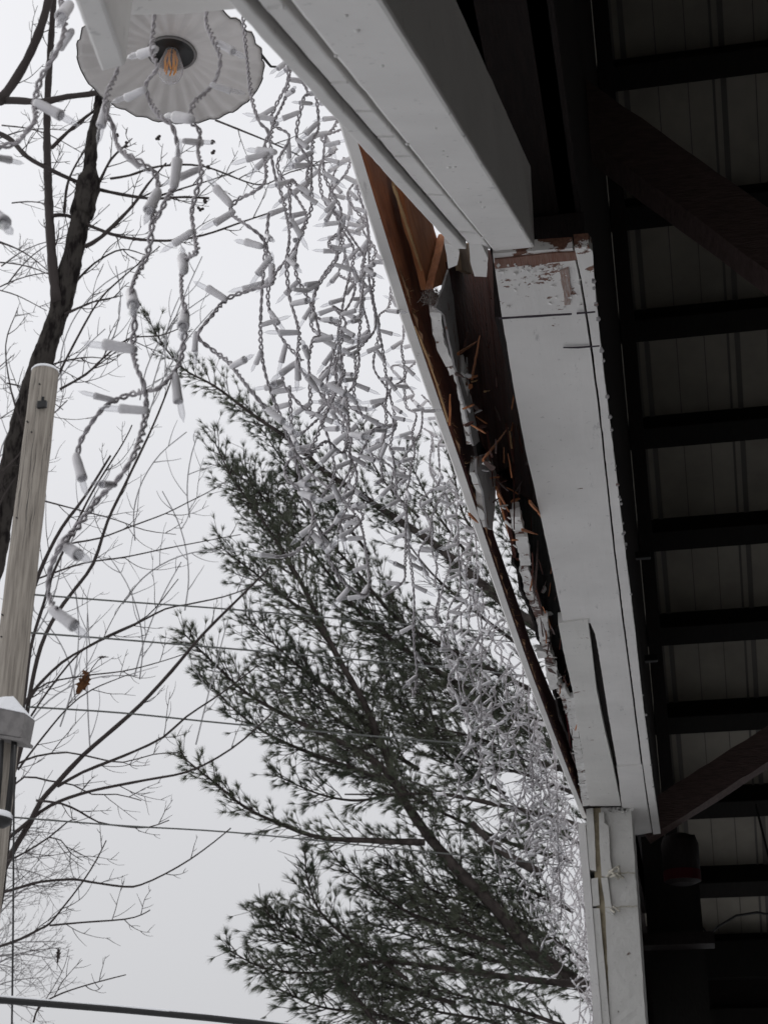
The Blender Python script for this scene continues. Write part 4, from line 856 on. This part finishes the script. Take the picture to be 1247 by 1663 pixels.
for px, Yb, r0, spread, dens in boughs:
    n = len(px); pts = [at_y(x, y, Yb+.25*math.sin(i*1.1+Yb*3)+.9*(i/n)) for i, (x, y) in enumerate(px)]
    q = bez(pts, .08); k = len(q); rr = [.008+(r0-.008)*(i/k)**1.1 for i in range(k)]
    wd.tube(q, [r*(1+.06*math.sin(i*1.7)) for i, r in enumerate(rr)], 8 if r0 > .06 else 6)
    if r0 > .09:
        for i in range(int(k*.25), k-3):
            if math.sin(i*.31+Yb) > -.3 and i % 2 == 0:
                a, b = q[i]+Vector((0, 0, rr[i]*.85)), q[i+2]+Vector((0, 0, rr[i]*.85)); snowm.tube([a, b], rr[i]*.35, 6)
    pxm = np.linalg.norm(np.array(at_y(600, 1000, Yb))-C0)/F     # metres per pixel there
    if Yb >= 17.2: spread *= 1.25
    nt_ = int(k*1.2*dens)
    for j in range(nt_):
        i = int((j+random.random())/nt_*(k-2)); d = (q[max(i-3, 0)]-q[min(i+3, k-1)]).normalized()
        if in_hole(q[i]): continue
        perp = d.cross(Vector(FW)).normalized()*(1 if j % 2 else -1)
        L = spread*1.2*pxm*random.uniform(.35, 1.3)*min(1, .35+3.*i/k); v = (d*random.uniform(.5, 1.2)+perp*random.uniform(.3, 1.1)+Vector((0, random.gauss(0, .6), 0))).normalized()
        p = q[i].copy(); tp2 = [p.copy()]
        for s_ in range(4): v = (v+d*.18+Vector((0, 0, .06))+Vector((random.gauss(0, .1), random.gauss(0, .1), random.gauss(0, .1)))).normalized(); p = p+v*L/4; tp2.append(p.copy())
        wd.tube(tp2, [.009, .007, .006, .005, .003], 4, False)
        nn_ = max(3, int(L/.062))
        for t in range(nn_):
            u = (t+.5+random.uniform(-.3, .3))/nn_; u = min(max(u, .12), 1.); a = tp2[min(int(u*4), 3)]; b = tp2[min(int(u*4)+1, 4)]; c = a.lerp(b, u*4-int(u*4) if u < 1 else 1)
            sd2 = (perp*random.gauss(0, .8)+Vector((0, random.gauss(0, .6), 0)))
            dd = (v+sd2*.9).normalized(); 
            if random.random() < .65:
                e2 = c+dd*random.uniform(.06, .26); wd.tube([c, e2], [.004, .003], 3, False); tuft(e2, dd)
            else: tuft(c, dd)
        tuft(tp2[-1], v, 1.15)
    tuft(q[0], (q[0]-q[4]).normalized(), 1.3)
# trunk
m = MB(); tb = Vector((trunk_x.x+.2, 18, 0)); m.tube([tb, tb+Vector((0, 0, 2)), tb+Vector((.05, 0, 5)), tb+Vector((-.05, 0, 9)), tb+Vector((0, 0, 14))], [.36, .32, .27, .2, .08], 16); m.build('trunk', M_pinebark, pine, smooth=True)
wd.build('limbs', M_pinebark, pine, smooth=True)
snowm.build('snow_on_limbs', M_snow, pine, smooth=True)
m = MB(); m.tube([at_y(766, 1336, 16.4), at_y(790, 1362, 16.4), at_y(822, 1388, 16.5), at_y(880, 1420, 16.7)], [.03, .035, .04, .05], 8); m.build('broken_stub', M_pinebark, pine)
# needles: many narrow triangles
Tc = np.array([tuple(c) for c in tuft_c]); Td = np.array([tuple(c) for c in tuft_d]); Ts = np.array(tuft_s)
K = 30; nT = len(Tc)
c = np.repeat(Tc, K, 0); d = np.repeat(Td, K, 0); s = np.repeat(Ts, K)
rv = rng.normal(size=(nT*K, 3)); rv /= np.linalg.norm(rv, axis=1)[:, None]
dir_ = d*1.25+rv*rng.uniform(.25, .95, (nT*K, 1))+np.array([0, 0, -.10]); dir_ /= np.linalg.norm(dir_, axis=1)[:, None]
L = (.112*s*rng.uniform(.65, 1.1, nT*K))[:, None]; sv = np.cross(dir_, rng.normal(size=(nT*K, 3))); sv /= np.linalg.norm(sv, axis=1)[:, None]
wv = .0027
c = c - d*rng.uniform(0, .03, (nT*K, 1))
V = np.empty((nT*K, 3, 3)); V[:, 0] = c-sv*wv; V[:, 1] = c+sv*wv; V[:, 2] = c+dir_*L + np.array([0, 0, -.006])
me = bpy.data.meshes.new('needles'); nv = nT*K*3
me.vertices.add(nv); me.vertices.foreach_set('co', V.reshape(-1)); me.loops.add(nv); me.loops.foreach_set('vertex_index', np.arange(nv, dtype=np.int32))
me.polygons.add(nT*K); me.polygons.foreach_set('loop_start', np.arange(0, nv, 3, dtype=np.int32)); me.polygons.foreach_set('loop_total', np.full(nT*K, 3, np.int32))
me.materials.append(M_pine); me.update(calc_edges=True)
o = bpy.data.objects.new('needles', me); COL.objects.link(o); o.parent = pine; o.matrix_parent_inverse = Matrix.Translation(-Vector(pine.location))
print('strands', nstr[0], 'objects', len(bpy.data.objects))
